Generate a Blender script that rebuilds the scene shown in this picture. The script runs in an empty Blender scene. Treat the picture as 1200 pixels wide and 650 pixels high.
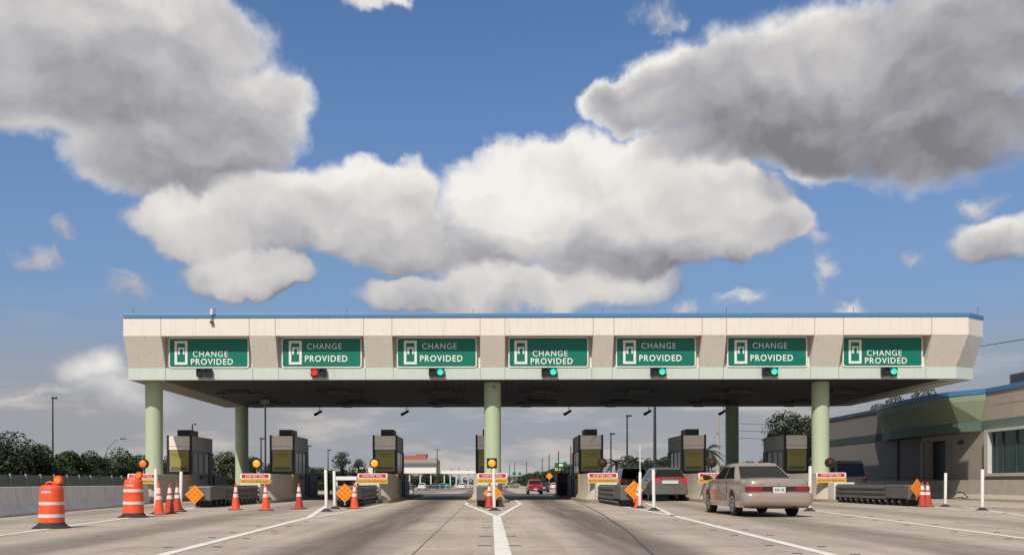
import bpy, bmesh, math, random
from mathutils import Vector, Matrix
R = math.radians
C = bpy.context.scene.collection
SC = bpy.context.scene
# ------------------------------------------------------------------ camera
F, VX, VY, EYE = 1100.0, 573.0, 565.0, 0.92      # focal length in photo pixels, vanishing point, eye height
cd = bpy.data.cameras.new('camera'); cam = bpy.data.objects.new('camera', cd); C.objects.link(cam)
cd.sensor_width = 36; cd.lens = 36 * F / 1200; cd.shift_x = 27 / 1200; cd.shift_y = 240 / 1200
cd.clip_start = 0.1; cd.clip_end = 20000
cam.location = (0, 0, EYE); cam.rotation_euler = (R(90), R(0.10), 0)
SC.camera = cam
# ------------------------------------------------------------------ sun, sky, exposure
SUN_EL, SUN_AZ = 48.0, 21.0        # azimuth: degrees to the left of straight behind the camera
sd = Vector((-math.sin(R(SUN_AZ)) * math.cos(R(SUN_EL)), -math.cos(R(SUN_AZ)) * math.cos(R(SUN_EL)), math.sin(R(SUN_EL))))
sl = bpy.data.lights.new('sun', 'SUN'); sl.energy = 3.95; sl.angle = R(0.5); sl.color = (1.0, 0.925, 0.83)
so = bpy.data.objects.new('sun', sl); C.objects.link(so); so.rotation_euler = sd.to_track_quat('Z', 'Y').to_euler()
SC.view_settings.view_transform = 'Standard'; SC.view_settings.look = 'None'
SC.view_settings.exposure = 0.0; SC.view_settings.gamma = 1.0; SC.view_settings.use_curve_mapping = False
W = bpy.data.worlds.new("World"); SC.world = W; W.use_nodes = True
NT = W.node_tree; NT.nodes.clear()

class G:
    """tiny helper for building node graphs"""
    def __init__(s, nt): s.nt = nt
    def n(s, t, **k):
        x = s.nt.nodes.new(t)
        for a, b in k.items(): setattr(x, a, b)
        return x
    def put(s, sock, v):
        if isinstance(v, bpy.types.NodeSocket): s.nt.links.new(v, sock)
        else: sock.default_value = v
    def m(s, op, a, b=0.0, c=0.0, clamp=False):
        x = s.n('ShaderNodeMath', operation=op, use_clamp=clamp)
        s.put(x.inputs[0], a); s.put(x.inputs[1], b); s.put(x.inputs[2], c); return x.outputs[0]
    def v(s, op, a, b=(0, 0, 0)):
        x = s.n('ShaderNodeVectorMath', operation=op)
        s.put(x.inputs[0], a); s.put(x.inputs[1], b)
        return x.outputs['Value'] if op in ('LENGTH', 'DOT_PRODUCT') else x.outputs[0]
    def xyz(s, x, y, z):
        c = s.n('ShaderNodeCombineXYZ'); s.put(c.inputs[0], x); s.put(c.inputs[1], y); s.put(c.inputs[2], z); return c.outputs[0]
    def sep(s, a):
        c = s.n('ShaderNodeSeparateXYZ'); s.put(c.inputs[0], a); return c.outputs
    def noise(s, vec, scale, detail=4, rough=0.5, out=0):
        x = s.n('ShaderNodeTexNoise'); s.put(x.inputs['Vector'], vec); x.inputs['Scale'].default_value = scale
        x.inputs['Detail'].default_value = detail; x.inputs['Roughness'].default_value = rough; return x.outputs[out]
    def ramp(s, f, a, b, lo=0.0, hi=1.0):
        x = s.n('ShaderNodeMapRange', interpolation_type='SMOOTHSTEP')
        s.put(x.inputs[0], f); s.put(x.inputs[1], a); s.put(x.inputs[2], b)
        s.put(x.inputs[3], lo); s.put(x.inputs[4], hi); return x.outputs[0]
    def mix(s, f, a, b, blend='MIX'):
        x = s.n('ShaderNodeMix', data_type='RGBA', blend_type=blend)
        s.put(x.inputs[0], f)
        for i, q in ((6, a), (7, b)):
            if isinstance(q, (tuple, list)) and len(q) == 3: q = (*q, 1)
            s.put(x.inputs[i], q)
        return x.outputs[2]

g = G(NT)
sky = g.n('ShaderNodeTexSky', sky_type='NISHITA', sun_disc=False)
sky.sun_elevation = R(SUN_EL); sky.sun_rotation = R(180 + SUN_AZ); sky.altitude = 0; sky.air_density = 1.0; sky.dust_density = 0.6; sky.ozone_density = 2.6
d0 = g.n('ShaderNodeTexCoord').outputs['Generated']
dx, dy, dz = g.sep(d0)
az = g.m('ARCTAN2', dx, dy); el = g.m('ARCSINE', dz)
P0 = g.xyz(az, el, 0.0)
def wn(vec, sc, det, amp, ro=0.55):
    return g.v('SCALE', g.v('SUBTRACT', g.noise(vec, sc, det, ro, 1), (0.5, 0.5, 0.5)), None) if False else g.v('MULTIPLY', g.v('SUBTRACT', g.noise(vec, sc, det, ro, 1), (0.5, 0.5, 0.5)), (amp, amp, 0))
P1 = g.v('ADD', P0, g.v('ADD', wn(P0, 5.0, 3, 0.07, 0.5), wn(P0, 17.0, 6, 0.05, 0.55)))
# clouds seen in the photograph: centre, radii (photo pixels), tone at mid height, tone gained towards the top
CL = [
 (60, 40, 215, 105, .46, .12), (190, 95, 175, 110, .42, .16), (250, 140, 115, 85, .40, .16), (200, 190, 125, 52, .38, .10), (40, 115, 125, 60, .46, .10),
 (300, 115, 72, 62, .56, .20), (235, 40, 110, 60, .46, .14),
 (235, 268, 85, 38, .70, .16), (330, 250, 110, 48, .70, .18), (430, 250, 115, 56, .68, .2), (485, 222, 44, 36, .74, .16),
 (600, 240, 120, 66, .86, .16), (685, 212, 105, 62, .84, .18), (775, 235, 135, 78, .72, .2), (850, 262, 76, 56, .68, .16),
 (545, 300, 160, 32, .46, .16), (720, 300, 150, 38, .44, .18), (640, 342, 175, 32, .70, .16), (290, 320, 88, 30, .68, .16), (520, 350, 120, 20, .60, .12),
 (1010, 85, 235, 92, .36, .22), (860, 105, 150, 66, .34, .22), (1120, 55, 190, 105, .36, .22), (1120, 155, 150, 62, .27, .12), (1000, 150, 170, 48, .28, .12), (820, 170, 110, 30, .34, .12), (740, 118, 75, 28, .42, .15),
 (1165, 288, 66, 30, .66, .24), (1155, 243, 34, 26, .5, .15), (960, 320, 24, 32, .6, .1), (957, 275, 26, 16, .6, .1), (915, 262, 55, 26, .58, .12), (900, 225, 40, 24, .5, .1), (1070, 303, 22, 14, .6, .1),
 (990, 362, 38, 15, .76, .1), (868, 358, 40, 13, .7, .1), (810, 362, 26, 10, .6, .1), (775, 18, 46, 15, .5, .1), (450, -2, 62, 19, .62, .1),
 (122, 438, 60, 34, .84, .08), (150, 462, 75, 30, .68, .05), (30, 462, 90, 12, .60, .04), (150, 332, 40, 24, .48, .1), (40, 305, 55, 20, .48, .1), (75, 275, 32, 15, .46, .1),
]
wsum = lsum = dmax = None
dsm = None
for (cx, cy, rx, ry, lum, gr) in CL:
    a_ = math.atan2(cx - VX, F); e_ = math.atan2(VY - cy, math.hypot(F, cx - VX)); k = math.cos(a_)
    q = g.v('MULTIPLY', g.v('SUBTRACT', P1, (a_, e_, 0)), (1 / (rx / F * k * k), 1 / (ry / F * k), 0))
    e = g.m('SUBTRACT', 1.0, g.v('LENGTH', q))
    w = g.m('MAXIMUM', e, 0.0); w = g.m('MULTIPLY_ADD', w, w, 0.0005)
    l = g.m('MULTIPLY_ADD', g.sep(q)[1], gr, lum)
    wl = g.m('MULTIPLY', w, l)
    if rx * ry > 1100: dmax = e if dmax is None else g.m('SMOOTH_MAX', dmax, e, 0.15)
    else: dsm = e if dsm is None else g.m('MAXIMUM', dsm, e)
    wsum = w if wsum is None else g.m('ADD', wsum, w); lsum = wl if lsum is None else g.m('ADD', lsum, wl)
PS = g.v('MULTIPLY', P1, (1.0, 1.35, 1.0))
N1 = g.noise(P0, 11.0, 9, 0.63); N1u = g.noise(g.v('ADD', PS, (0.006, 0.028, 0)), 9.0, 5, 0.5); N1s = g.noise(PS, 9.0, 5, 0.5)
N2 = g.noise(PS, 4.5, 3, 0.5)
relief = g.m('ADD', g.m('MULTIPLY', g.m('SUBTRACT', N1s, N1u), 0.72), g.m('MULTIPLY', g.m('SUBTRACT', N2, 0.5), 0.26))
relief = g.m('MULTIPLY', relief, g.ramp(el, 0.08, 0.22, 0.25, 1.0))
dens = g.m('ADD', dmax, g.m('MULTIPLY', g.m('SUBTRACT', N1, 0.5), 0.98))
soft = g.m('MULTIPLY_ADD', g.ramp(N2, 0.35, 0.65), 0.34, 0.14)
nw = g.noise(g.v('MULTIPLY', P1, (1.0, 1.6, 1.0)), 26.0, 7, 0.62)
wisp = g.m('ADD', dsm, g.m('MULTIPLY', g.m('SUBTRACT', nw, 0.52), 2.6))
aw = g.m('MULTIPLY', g.ramp(wisp, 0.05, 1.25), g.ramp(dsm, -0.25, 0.25))
lowel = g.ramp(el, 0.10, 0.20, 1.0, 0.0)
soft = g.m('MULTIPLY_ADD', lowel, 0.62, soft)
alpha = g.m('MAXIMUM', g.ramp(dens, -0.04, soft), aw)
front = g.ramp(dy, 0.0, 0.25)
alpha = g.m('MULTIPLY', alpha, front)
tone = g.m('ADD', g.m('DIVIDE', lsum, wsum), relief)
edge = g.ramp(dens, 0.10, 0.50, 0.015, 0.0)                      # thin edges of a cloud let more light through
tone = g.m('MINIMUM', g.m('MAXIMUM', g.m('ADD', tone, edge), g.m('MULTIPLY_ADD', lowel, 0.36, 0.22)), 0.90)
# faint streaky veil low over the horizon
PV = g.v('MULTIPLY', d0, (1.0, 1.0, 4.2))
veil = g.noise(PV, 2.6, 6, 0.58)
lowm = g.ramp(el, 0.075, 0.20, 1.0, 0.0)
va = g.m('MULTIPLY', g.ramp(veil, 0.25, 0.6, 0.75, 1.0), lowm, clamp=True)
hv = g.ramp(g.noise(g.v('MULTIPLY', d0, (1.0, 1.0, 5.0)), 5.0, 6, 0.6), 0.47, 0.66)
# unseen grey clouds added behind and overhead to neutralise and dim sky light
PB = g.v('MULTIPLY', d0, (1.0, 1.0, 2.2)); NB = g.noise(PB, 2.2, 6, 0.6)
over = g.m('MAXIMUM', g.m('SUBTRACT', 1.0, front), g.ramp(el, 0.56, 0.80))
ba = g.m('MULTIPLY', g.ramp(NB, 0.40, 0.54), over); ba = g.m('MULTIPLY', ba, g.ramp(el, 0.0, 0.1))
K = 10.0
warm = g.mix(g.ramp(tone, 0.25, 0.8), (0.98, 0.97, 1.06), (1.0, 0.965, 0.92))
ccol = g.mix(1.0, warm, g.xyz(g.m('MULTIPLY', tone, K), g.m('MULTIPLY', tone, K), g.m('MULTIPLY', tone, K)), 'MULTIPLY')
vcol = g.mix(hv, (0.345 * K, 0.352 * K, 0.38 * K), (0.56 * K, 0.52 * K, 0.49 * K))
skyc = g.mix(1.0, sky.outputs[0], (0.73, 0.96, 1.20), 'MULTIPLY')
skyc = g.mix(g.ramp(el, 0.02, 0.50, 0.8, 0.08), skyc, (0.21 * K, 0.30 * K, 0.455 * K))
c1 = g.mix(ba, skyc, (0.37 * K, 0.35 * K, 0.325 * K))
c2 = g.mix(va, c1, vcol)
c3 = g.mix(alpha, c2, ccol)
bg = g.n('ShaderNodeBackground'); g.put(bg.inputs[0], c3); bg.inputs[1].default_value = 0.1
g.nt.links.new(bg.outputs[0], g.n('ShaderNodeOutputWorld').inputs[0])
W.cycles.sampling_method = 'MANUAL'; W.cycles.sample_map_resolution = 512

# ------------------------------------------------------------------ materials
def S(r, g_, b):                     # sRGB 0-255 to linear
    f = lambda c: ((c / 255 + 0.055) / 1.055) ** 2.4 if c > 10 else c / 255 / 12.92
    return (f(r), f(g_), f(b))
def mat(name, col, rough=0.6, metal=0.0, var=0.12, scale=3.0, bump=0.0, bscale=30.0, emit=None, estr=0.0, spec=0.5, coat=0.0, streak=0.0, dirt=(0.25, 0.21, 0.17)):
    m = bpy.data.materials.new(name); m.use_nodes = True; nt = m.node_tree; h = G(nt)
    b = nt.nodes['Principled BSDF']
    pos = h.n('ShaderNodeTexCoord').outputs['Object']
    n = h.noise(pos, scale, 6, 0.6)
    k = h.m('MULTIPLY_ADD', n, 2 * var, 1 - var) if var else 1.0
    cc = h.mix(1.0, (*col, 1), h.xyz(k, k, k), 'MULTIPLY')
    if streak:
        st = h.noise(h.v('MULTIPLY', pos, (6, 6, 0.35)), 1.6, 5, 0.65)
        cc = h.mix(h.ramp(st, 0.5, 0.78, 0.0, streak), cc, dirt)
    h.put(b.inputs['Base Color'], cc)
    h.put(b.inputs['Roughness'], h.m('MULTIPLY_ADD', n, 0.16, rough - 0.08, clamp=True) if var else rough)
    b.inputs['Metallic'].default_value = metal; b.inputs['Specular IOR Level'].default_value = spec
    if coat: b.inputs['Coat Weight'].default_value = coat; b.inputs['Coat Roughness'].default_value = 0.08
    if bump:
        bn = h.n('ShaderNodeBump'); bn.inputs['Strength'].default_value = bump; bn.inputs['Distance'].default_value = 0.02
        h.put(bn.inputs['Height'], h.noise(pos, bscale, 5, 0.6)); h.put(b.inputs['Normal'], bn.outputs[0])
    if emit: b.inputs['Emission Color'].default_value = (*emit, 1); b.inputs['Emission Strength'].default_value = estr
    return m
M = dict(
 cream=mat('cream_paint', (.80, .73, .64), .65, var=.06, streak=.38, dirt=(.45, .38, .30)),
 tan=mat('tan_paint', (.75, .69, .605), .7, var=.08, streak=.42, dirt=(.36, .30, .24)),
 palegreen=mat('pale_green_paint', (.56, .63, .57), .65, var=.07, streak=.36, dirt=(.36, .40, .36)),
 colgreen=mat('column_green_paint', (.47, .55, .375), .6, var=.07, streak=.32, dirt=(.30, .34, .22)),
 blue=mat('blue_metal_cap', (.08, .24, .47), .4, var=.06),
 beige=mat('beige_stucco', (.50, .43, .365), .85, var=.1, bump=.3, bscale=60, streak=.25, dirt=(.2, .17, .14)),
 green_mass=mat('green_stucco', (.31, .37, .25), .85, var=.1, streak=.2, dirt=(.14, .18, .12)),
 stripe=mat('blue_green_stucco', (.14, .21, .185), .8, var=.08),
 darkrib=None,
 soffgrey=mat('soffit_grey', (.30, .27, .24), .8, var=.1),
 concrete=mat('barrier_concrete', (.74, .71, .65), .9, var=.22, scale=1.6, bump=.4, bscale=25, streak=.55, dirt=(.17, .155, .14)),
 conclight=mat('worn_concrete', (.50, .45, .375), .9, var=.2, scale=2.5, bump=.4, bscale=25, streak=.45, dirt=(.2, .17, .13)),
 kerb=mat('island_kerb', (.25, .2, .15), .9, var=.25, scale=4, bump=.3),
 signgreen=mat('sign_green', (.0, .17, .115), .38, var=.22, scale=.8),
 white=mat('white_paint', (.80, .80, .77), .5, var=.06),
 dullwhite=mat('dull_white', (.62, .62, .6), .6, var=.1),
 black=mat('black_metal', (.018, .018, .02), .5, var=.3),
 dgrey=mat('dark_grey_metal', (.055, .058, .062), .5, var=.25),
 steel=mat('galvanised_steel', (.32, .33, .34), .45, metal=.6, var=.2),
 rail=mat('cushion_rail', (.15, .148, .142), .55, metal=.3, var=.35, scale=2, streak=.4, dirt=(.06, .055, .05)),
 pole=mat('pole_dark', (.06, .06, .062), .55, metal=.4, var=.2),
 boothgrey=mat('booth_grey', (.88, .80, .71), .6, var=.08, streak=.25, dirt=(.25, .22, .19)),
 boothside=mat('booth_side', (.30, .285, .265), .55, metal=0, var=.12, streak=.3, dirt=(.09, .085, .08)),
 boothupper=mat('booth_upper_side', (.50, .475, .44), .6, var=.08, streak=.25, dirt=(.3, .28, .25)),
 olive=mat('olive_panel', (.30, .265, .06), .6, var=.12, scale=4),
 olivedark=mat('olive_panel_print', (.13, .115, .04), .6, var=.1),
 frame=mat('grey_frame', (.22, .21, .2), .5, var=.1),
 yellow=mat('yellow_paint', (.55, .30, .03), .6, var=.25, scale=5, streak=.4),
 orange=mat('traffic_orange', (.90, .10, .03), .5, var=.1, scale=4, streak=.4, dirt=(.3, .06, .03)),
 orangelite=mat('cone_orange', (.88, .10, .028), .5, var=.14, scale=5, streak=.42, dirt=(.35, .07, .03)),
 orangedark=mat('dirty_cone_orange', (.48, .055, .025), .6, var=.2, scale=5, streak=.5, dirt=(.12, .05, .03)),
 amber=mat('marker_amber', (.86, .27, .015), .45, var=.06),
 amberdot=mat('marker_reflector', (.70, .19, .012), .3, var=.1),
 reflect=mat('reflective_white', (.72, .68, .65), .5, var=.12, scale=8, streak=.2),
 rubber=mat('black_rubber', (.03, .028, .027), .8, var=.3),
 red=mat('sign_red', (.60, .02, .03), .4, var=.06),
 signyellow=mat('sign_yellow', (.70, .42, .06), .45, var=.06),
 signblack=mat('sign_black', (.02, .02, .02), .5, var=.1),
 lampoff=mat('unlit_lens', (.06, .018, .010), .7, var=.2),
 lensdark=mat('unlit_signal_lens', (.025, .03, .03), .25, var=.2),
 litamber=mat('lit_amber', (.9, .28, .01), .4, var=.02, emit=(1, .26, .015), estr=.9),
 litdim=mat('lit_amber_dim', (.7, .16, .02), .4, var=.1, emit=(1, .2, .015), estr=.25),
 litred=mat('lit_red', (.8, .01, .02), .4, var=.02, emit=(1, .01, .02), estr=1.1),
 litgreen=mat('lit_green', (.02, .7, .45), .4, var=.02, emit=(.01, .85, .5), estr=.95),
 champagne=mat('champagne_car_paint', (.43, .355, .295), .24, metal=.4, var=0, coat=.7),
 silver=mat('silver_car_paint', (.155, .163, .15), .34, metal=.3, var=0, coat=.7),
 greysuv=mat('grey_car_paint', (.20, .22, .21), .3, metal=.5, var=0, coat=.6),
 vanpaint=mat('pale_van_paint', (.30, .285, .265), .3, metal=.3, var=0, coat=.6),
 redcar=mat('red_car_paint', (.42, .02, .03), .3, var=0, coat=.8),
 whitecar=mat('white_car_paint', (.72, .72, .72), .3, var=0, coat=.6),
 darkcar=mat('dark_car_paint', (.04, .045, .05), .3, var=0, coat=.6),
 tealcar=mat('teal_car_paint', (.05, .28, .24), .3, var=0, coat=.6),
 glass=mat('tinted_glass', (.018, .017, .016), .10, var=0, spec=.3),
 wglass=mat('window_glass', (.03, .075, .068), .12, var=.4, scale=1, spec=.35),
 tyre=mat('tyre_rubber', (.018, .018, .018), .85, var=.2),
 rim=mat('alloy_rim', (.42, .42, .43), .35, metal=.8, var=.1),
 tail=mat('tail_lamp_red', (.24, .012, .015), .2, var=.15, coat=.6),
 tailbright=mat('tail_lamp_bright', (.60, .02, .025), .2, var=.1, coat=.6, emit=(1, .02, .03), estr=.12),
 tailband=mat('tail_band_dark', (.05, .012, .012), .2, var=.15, coat=.6),
 chrome=mat('chrome', (.6, .58, .55), .2, metal=1, var=.03),
 plate=mat('licence_plate', (.62, .64, .58), .5, var=.1, scale=12),
 fence=mat('fence_panel', (.28, .25, .205), .85, var=.15, scale=.8, streak=.4, dirt=(.055, .052, .045)),
 fencepost=mat('fence_post', (.40, .37, .32), .8, var=.15),
 bark=mat('bark', (.07, .055, .04), .9, var=.25, scale=6, bump=.5),
 palmbark=mat('palm_bark', (.14, .12, .10), .9, var=.25, scale=6, bump=.5),
 farwall=mat('far_wall', (.36, .32, .28), .8, var=.08), farred=mat('far_red_brick', (.38, .13, .10), .8, var=.1),
 farwhite=mat('far_white_roof', (.78, .77, .71), .6, var=.04),
 wood=mat('utility_pole_concrete', (.42, .38, .33), .85, var=.1),
)
# dark ribbed soffit
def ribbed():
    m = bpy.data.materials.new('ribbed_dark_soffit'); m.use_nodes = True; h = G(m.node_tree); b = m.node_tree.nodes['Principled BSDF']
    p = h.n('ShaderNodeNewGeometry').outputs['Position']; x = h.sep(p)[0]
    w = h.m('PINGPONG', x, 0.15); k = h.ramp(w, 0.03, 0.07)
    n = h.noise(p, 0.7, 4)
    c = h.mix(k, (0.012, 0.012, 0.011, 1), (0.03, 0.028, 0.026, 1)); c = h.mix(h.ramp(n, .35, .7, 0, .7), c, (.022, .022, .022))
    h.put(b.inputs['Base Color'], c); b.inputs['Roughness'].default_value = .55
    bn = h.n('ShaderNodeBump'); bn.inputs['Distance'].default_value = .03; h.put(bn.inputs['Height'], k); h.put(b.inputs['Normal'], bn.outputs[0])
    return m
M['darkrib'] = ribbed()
def leafmat(name, a, b_):
    m = bpy.data.materials.new(name); m.use_nodes = True; h = G(m.node_tree); b = m.node_tree.nodes['Principled BSDF']
    p = h.n('ShaderNodeTexCoord').outputs['Object']
    c = h.mix(h.ramp(h.noise(p, 1.1, 5), .35, .65), (*a, 1), (*b_, 1))
    c = h.mix(h.ramp(h.noise(p, 9, 2), .45, .75, 0, .5), c, (b_[0] * 1.3, b_[1] * 1.25, b_[2], 1))
    h.put(b.inputs['Base Color'], c); b.inputs['Roughness'].default_value = .6; b.inputs['Specular IOR Level'].default_value = .3
    return m
LEAF = [leafmat('dark_leaves', (0.016, 0.030, 0.009), (0.030, 0.052, 0.016)), leafmat('mid_leaves', (0.025, 0.045, 0.013), (0.047, 0.072, 0.022)),
        leafmat('olive_leaves', (0.040, 0.050, 0.014), (0.072, 0.083, 0.025)), leafmat('grey_leaves', (0.025, 0.030, 0.019), (0.043, 0.050, 0.030)), leafmat('palm_leaves', (0.018, 0.030, 0.012), (0.040, 0.058, 0.022))]

def road_material():
    m = bpy.data.materials.new('plaza_concrete'); m.use_nodes = True; h = G(m.node_tree); b = m.node_tree.nodes['Principled BSDF']
    p = h.n('ShaderNodeNewGeometry').outputs['Position']; x, y, z = h.sep(p)
    n1 = h.noise(p, .35, 5, .6); n2 = h.noise(p, 9, 6, .7); n3 = h.noise(h.v('MULTIPLY', p, (2.4, .10, 1)), 1.0, 6, .6); n4 = h.noise(h.v('MULTIPLY', p, (9, .3, 1)), 1.0, 5, .65)
    n5 = h.noise(p, 60, 3, .6)
    c = h.mix(h.ramp(n1, .3, .7), (.40, .335, .27, 1), (.55, .468, .38, 1))
    c = h.mix(h.ramp(n3, .42, .68, 0, .35), c, (.27, .225, .183))
    c = h.mix(h.ramp(n4, .5, .75, 0, .35), c, (.60, .515, .43))
    # the oily strip down the middle of each lane, and rubber in the wheel paths
    sp = h.m('MULTIPLY_ADD', h.m('MINIMUM', y, 60.0), .0333, 3.9)
    u = h.m('FRACT', h.m('ADD', h.m('DIVIDE', x, sp), 10.0)); du = h.m('ABSOLUTE', h.m('SUBTRACT', u, .5))
    near = h.ramp(y, 8, 60, .95, 1.0)
    oil = h.m('MULTIPLY', h.ramp(du, .05, .25, 1.0, 0.0), h.m('MULTIPLY', h.ramp(n3, .22, .6, .6, 1.0), near))
    cen = h.ramp(h.m('ABSOLUTE', x), 3.0, 9.5, 1.0, .42)
    c = h.mix(h.m('MULTIPLY', h.m('MULTIPLY', oil, cen), .88), c, (.088, .073, .06))
    c = h.mix(h.ramp(n2, .35, .7, 0, .25), c, (.16, .145, .13)); 
    c = h.mix(h.ramp(n5, .58, .8, 0, .35), c, (.12, .11, .1))
    # blotches
    n6 = h.noise(h.v('MULTIPLY', p, (1, .45, 1)), 1.1, 4, .55); c = h.mix(h.ramp(n6, .66, .74, 0, .55), c, (.11, .10, .09))
    # joints
    j1 = h.m('PINGPONG', h.m('ADD', y, h.m('MULTIPLY', n1, .03)), 2.25); j1 = h.ramp(j1, .012, .035, .55, 0)
    j2 = h.m('PINGPONG', h.m('ADD', x, 0.98), 2.7); j2 = h.m('MULTIPLY', h.ramp(j2, .008, .025, .75, 0), h.m('LESS_THAN', x, 1.0))
    c = h.mix(h.m('MAXIMUM', j1, j2), c, (.085, .078, .07))
    ck = h.noise(h.v('ADD', p, (3, 0, 0)), .28, 7, .62); ck = h.ramp(h.m('ABSOLUTE', h.m('SUBTRACT', ck, .5)), .0006, .0022, .6, 0)
    c = h.mix(ck, c, (.09, .08, .07))
    sp2 = h.noise(p, 2.6, 2, .5); c = h.mix(h.m('MULTIPLY', h.ramp(sp2, .66, .72, 0, .75), h.ramp(du, .03, .3, 1, .12)), c, (.07, .06, .052))
    # worn asphalt beyond the booths
    asph = h.m('MULTIPLY', h.ramp(y, 63.9, 64.1), h.ramp(y, 128, 132, 1, 0))
    c = h.mix(asph, c, h.mix(n1, (.075, .075, .072, 1), (.105, .10, .095, 1)))
    h.put(b.inputs['Base Color'], c); b.inputs['Roughness'].default_value = .82; b.inputs['Specular IOR Level'].default_value = .3
    bn = h.n('ShaderNodeBump'); bn.inputs['Distance'].default_value = .004; bn.inputs['Strength'].default_value = .5
    h.put(bn.inputs['Height'], h.m('ADD', n5, n2)); h.put(b.inputs['Normal'], bn.outputs[0])
    return m
M['road'] = road_material()
def line_material():
    m = bpy.data.materials.new('worn_road_paint'); m.use_nodes = True; h = G(m.node_tree); b = m.node_tree.nodes['Principled BSDF']
    p = h.n('ShaderNodeNewGeometry').outputs['Position']
    n = h.noise(p, 14, 6, .7); n2 = h.noise(p, 1.2, 4, .6)
    c = h.mix(h.ramp(n, .56, .76, 0, .7), (.78, .76, .70, 1), (.40, .37, .33)); c = h.mix(h.ramp(n2, .5, .75, 0, .4), c, (.42, .39, .34))
    h.put(b.inputs['Base Color'], c); b.inputs['Roughness'].default_value = .7
    return m
M['line'] = line_material()
M['grass'] = mat('verge_grass', (.075, .085, .035), .9, var=.3, scale=.8)

# ------------------------------------------------------------------ mesh builders
class MB:
    def __init__(s): s.b = bmesh.new()
    def face(s, pts): return s.b.faces.new([s.b.verts.new(p) for p in pts])
    def box(s, x0, x1, y0, y1, z0, z1):
        v = [s.b.verts.new(p) for p in ((x0, y0, z0), (x1, y0, z0), (x1, y1, z0), (x0, y1, z0), (x0, y0, z1), (x1, y0, z1), (x1, y1, z1), (x0, y1, z1))]
        for f in ((3, 2, 1, 0), (4, 5, 6, 7), (0, 1, 5, 4), (1, 2, 6, 5), (2, 3, 7, 6), (3, 0, 4, 7)): s.b.faces.new([v[i] for i in f])
        return s
    def tube(s, pts, rs, seg=12, cap=True):
        pts = [Vector(p) for p in pts]
        if not isinstance(rs, (list, tuple)): rs = [rs] * len(pts)
        rings = []
        for i, p in enumerate(pts):
            d = (pts[min(i + 1, len(pts) - 1)] - pts[max(i - 1, 0)]).normalized()
            a = Vector((0, 0, 1)) if abs(d.z) < .9 else Vector((1, 0, 0))
            u = d.cross(a).normalized(); w = d.cross(u)
            rings.append([s.b.verts.new(p + (u * math.cos(t) + w * math.sin(t)) * rs[i]) for t in (2 * math.pi * k / seg for k in range(seg))])
        for A, B in zip(rings, rings[1:]):
            for k in range(seg): s.b.faces.new((A[k], A[(k + 1) % seg], B[(k + 1) % seg], B[k]))
        if cap: s.b.faces.new(rings[0][::-1]); s.b.faces.new(rings[-1])
        return s
    def lathe(s, prof, seg=32, o=(0, 0, 0), axis='Z'):
        rings = []
        for r, h in prof:
            ring = []
            for k in range(seg):
                t = 2 * math.pi * k / seg; a, b = r * math.cos(t), r * math.sin(t)
                q = (a, b, h) if axis == 'Z' else ((h, a, b) if axis == 'X' else (a, h, b))
                ring.append(s.b.verts.new((o[0] + q[0], o[1] + q[1], o[2] + q[2])))
            rings.append(ring)
        for A, B in zip(rings, rings[1:]):
            for k in range(seg): s.b.faces.new((A[k], A[(k + 1) % seg], B[(k + 1) % seg], B[k]))
        s.b.faces.new(rings[0][::-1]); s.b.faces.new(rings[-1]); return s
    def prism(s, poly, vec):
        A = [s.b.verts.new(p) for p in poly]; B = [s.b.verts.new(Vector(p) + Vector(vec)) for p in poly]
        s.b.faces.new(A[::-1]); s.b.faces.new(B); n = len(A)
        for k in range(n): s.b.faces.new((A[k], A[(k + 1) % n], B[(k + 1) % n], B[k]))
        return s
    def loft(s, secs, closed=False, cap=True):
        rs = [[s.b.verts.new(p) for p in q] for q in secs]; n = len(rs[0])
        for A, B in zip(rs, rs[1:]):
            for k in range(n if closed else n - 1): s.b.faces.new((A[k], A[(k + 1) % n], B[(k + 1) % n], B[k]))
        if cap: s.b.faces.new(rs[0][::-1]); s.b.faces.new(rs[-1])
        return s
    def build(s, name, m, parent=None, bevel=0.0, smooth=False, seg=2, angle=35):
        bmesh.ops.recalc_face_normals(s.b, faces=s.b.faces)
        me = bpy.data.meshes.new(name); s.b.to_mesh(me); s.b.free()
        o = bpy.data.objects.new(name, me); C.objects.link(o); me.materials.append(m); o.parent = parent
        if smooth: me.shade_smooth() if hasattr(me, 'shade_smooth') else None
        if smooth:
            me.set_sharp_from_angle(angle=R(angle))
        if bevel:
            md = o.modifiers.new('bevel', 'BEVEL'); md.width = bevel; md.segments = seg; md.limit_method = 'ANGLE'; md.angle_limit = R(30); md.harden_normals = False
        return o
def B(*a): return MB().box(*a)
def tag(o, label=None, cat=None, group=None, kind=None):
    for k, v in (('label', label), ('category', cat), ('group', group), ('kind', kind)):
        if v: o[k] = v
    return o
def thing(name, label, cat, loc=(0, 0, 0), rz=0, group=None):
    o = bpy.data.objects.new(name, None); C.objects.link(o); o.empty_display_size = .2
    o.location = loc; o.rotation_euler = (0, 0, rz); return tag(o, label, cat, group)
def dup(root, loc=None, rz=None, label=None, group=None, scale=None):
    def cp(o, par):
        c = o.copy(); C.objects.link(c); c.parent = par
        for ch in [q for q in kids.get(o.name, [])]: cp(ch, c)
        return c
    kids = {}
    def walk(o):
        kids[o.name] = list(o.children)
        for q in o.children: walk(q)
    walk(root); r = cp(root, None)
    if loc is not None: r.location = loc
    if rz is not None: r.rotation_euler.z = rz
    if scale is not None: r.scale = scale
    if label: r['label'] = label
    if group: r['group'] = group
    return r
def gz(y):                               # the road falls gently away behind the plaza
    t = min(max((y - 64) / 56, 0), 1); return -0.6 * t
def gp(px, py, z=0.0):                   # point on the level plaza under a pixel of the photograph
    Y = F * (EYE - z) / (py - VY); return Vector(((px - VX) * Y / F, Y, z))
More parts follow.
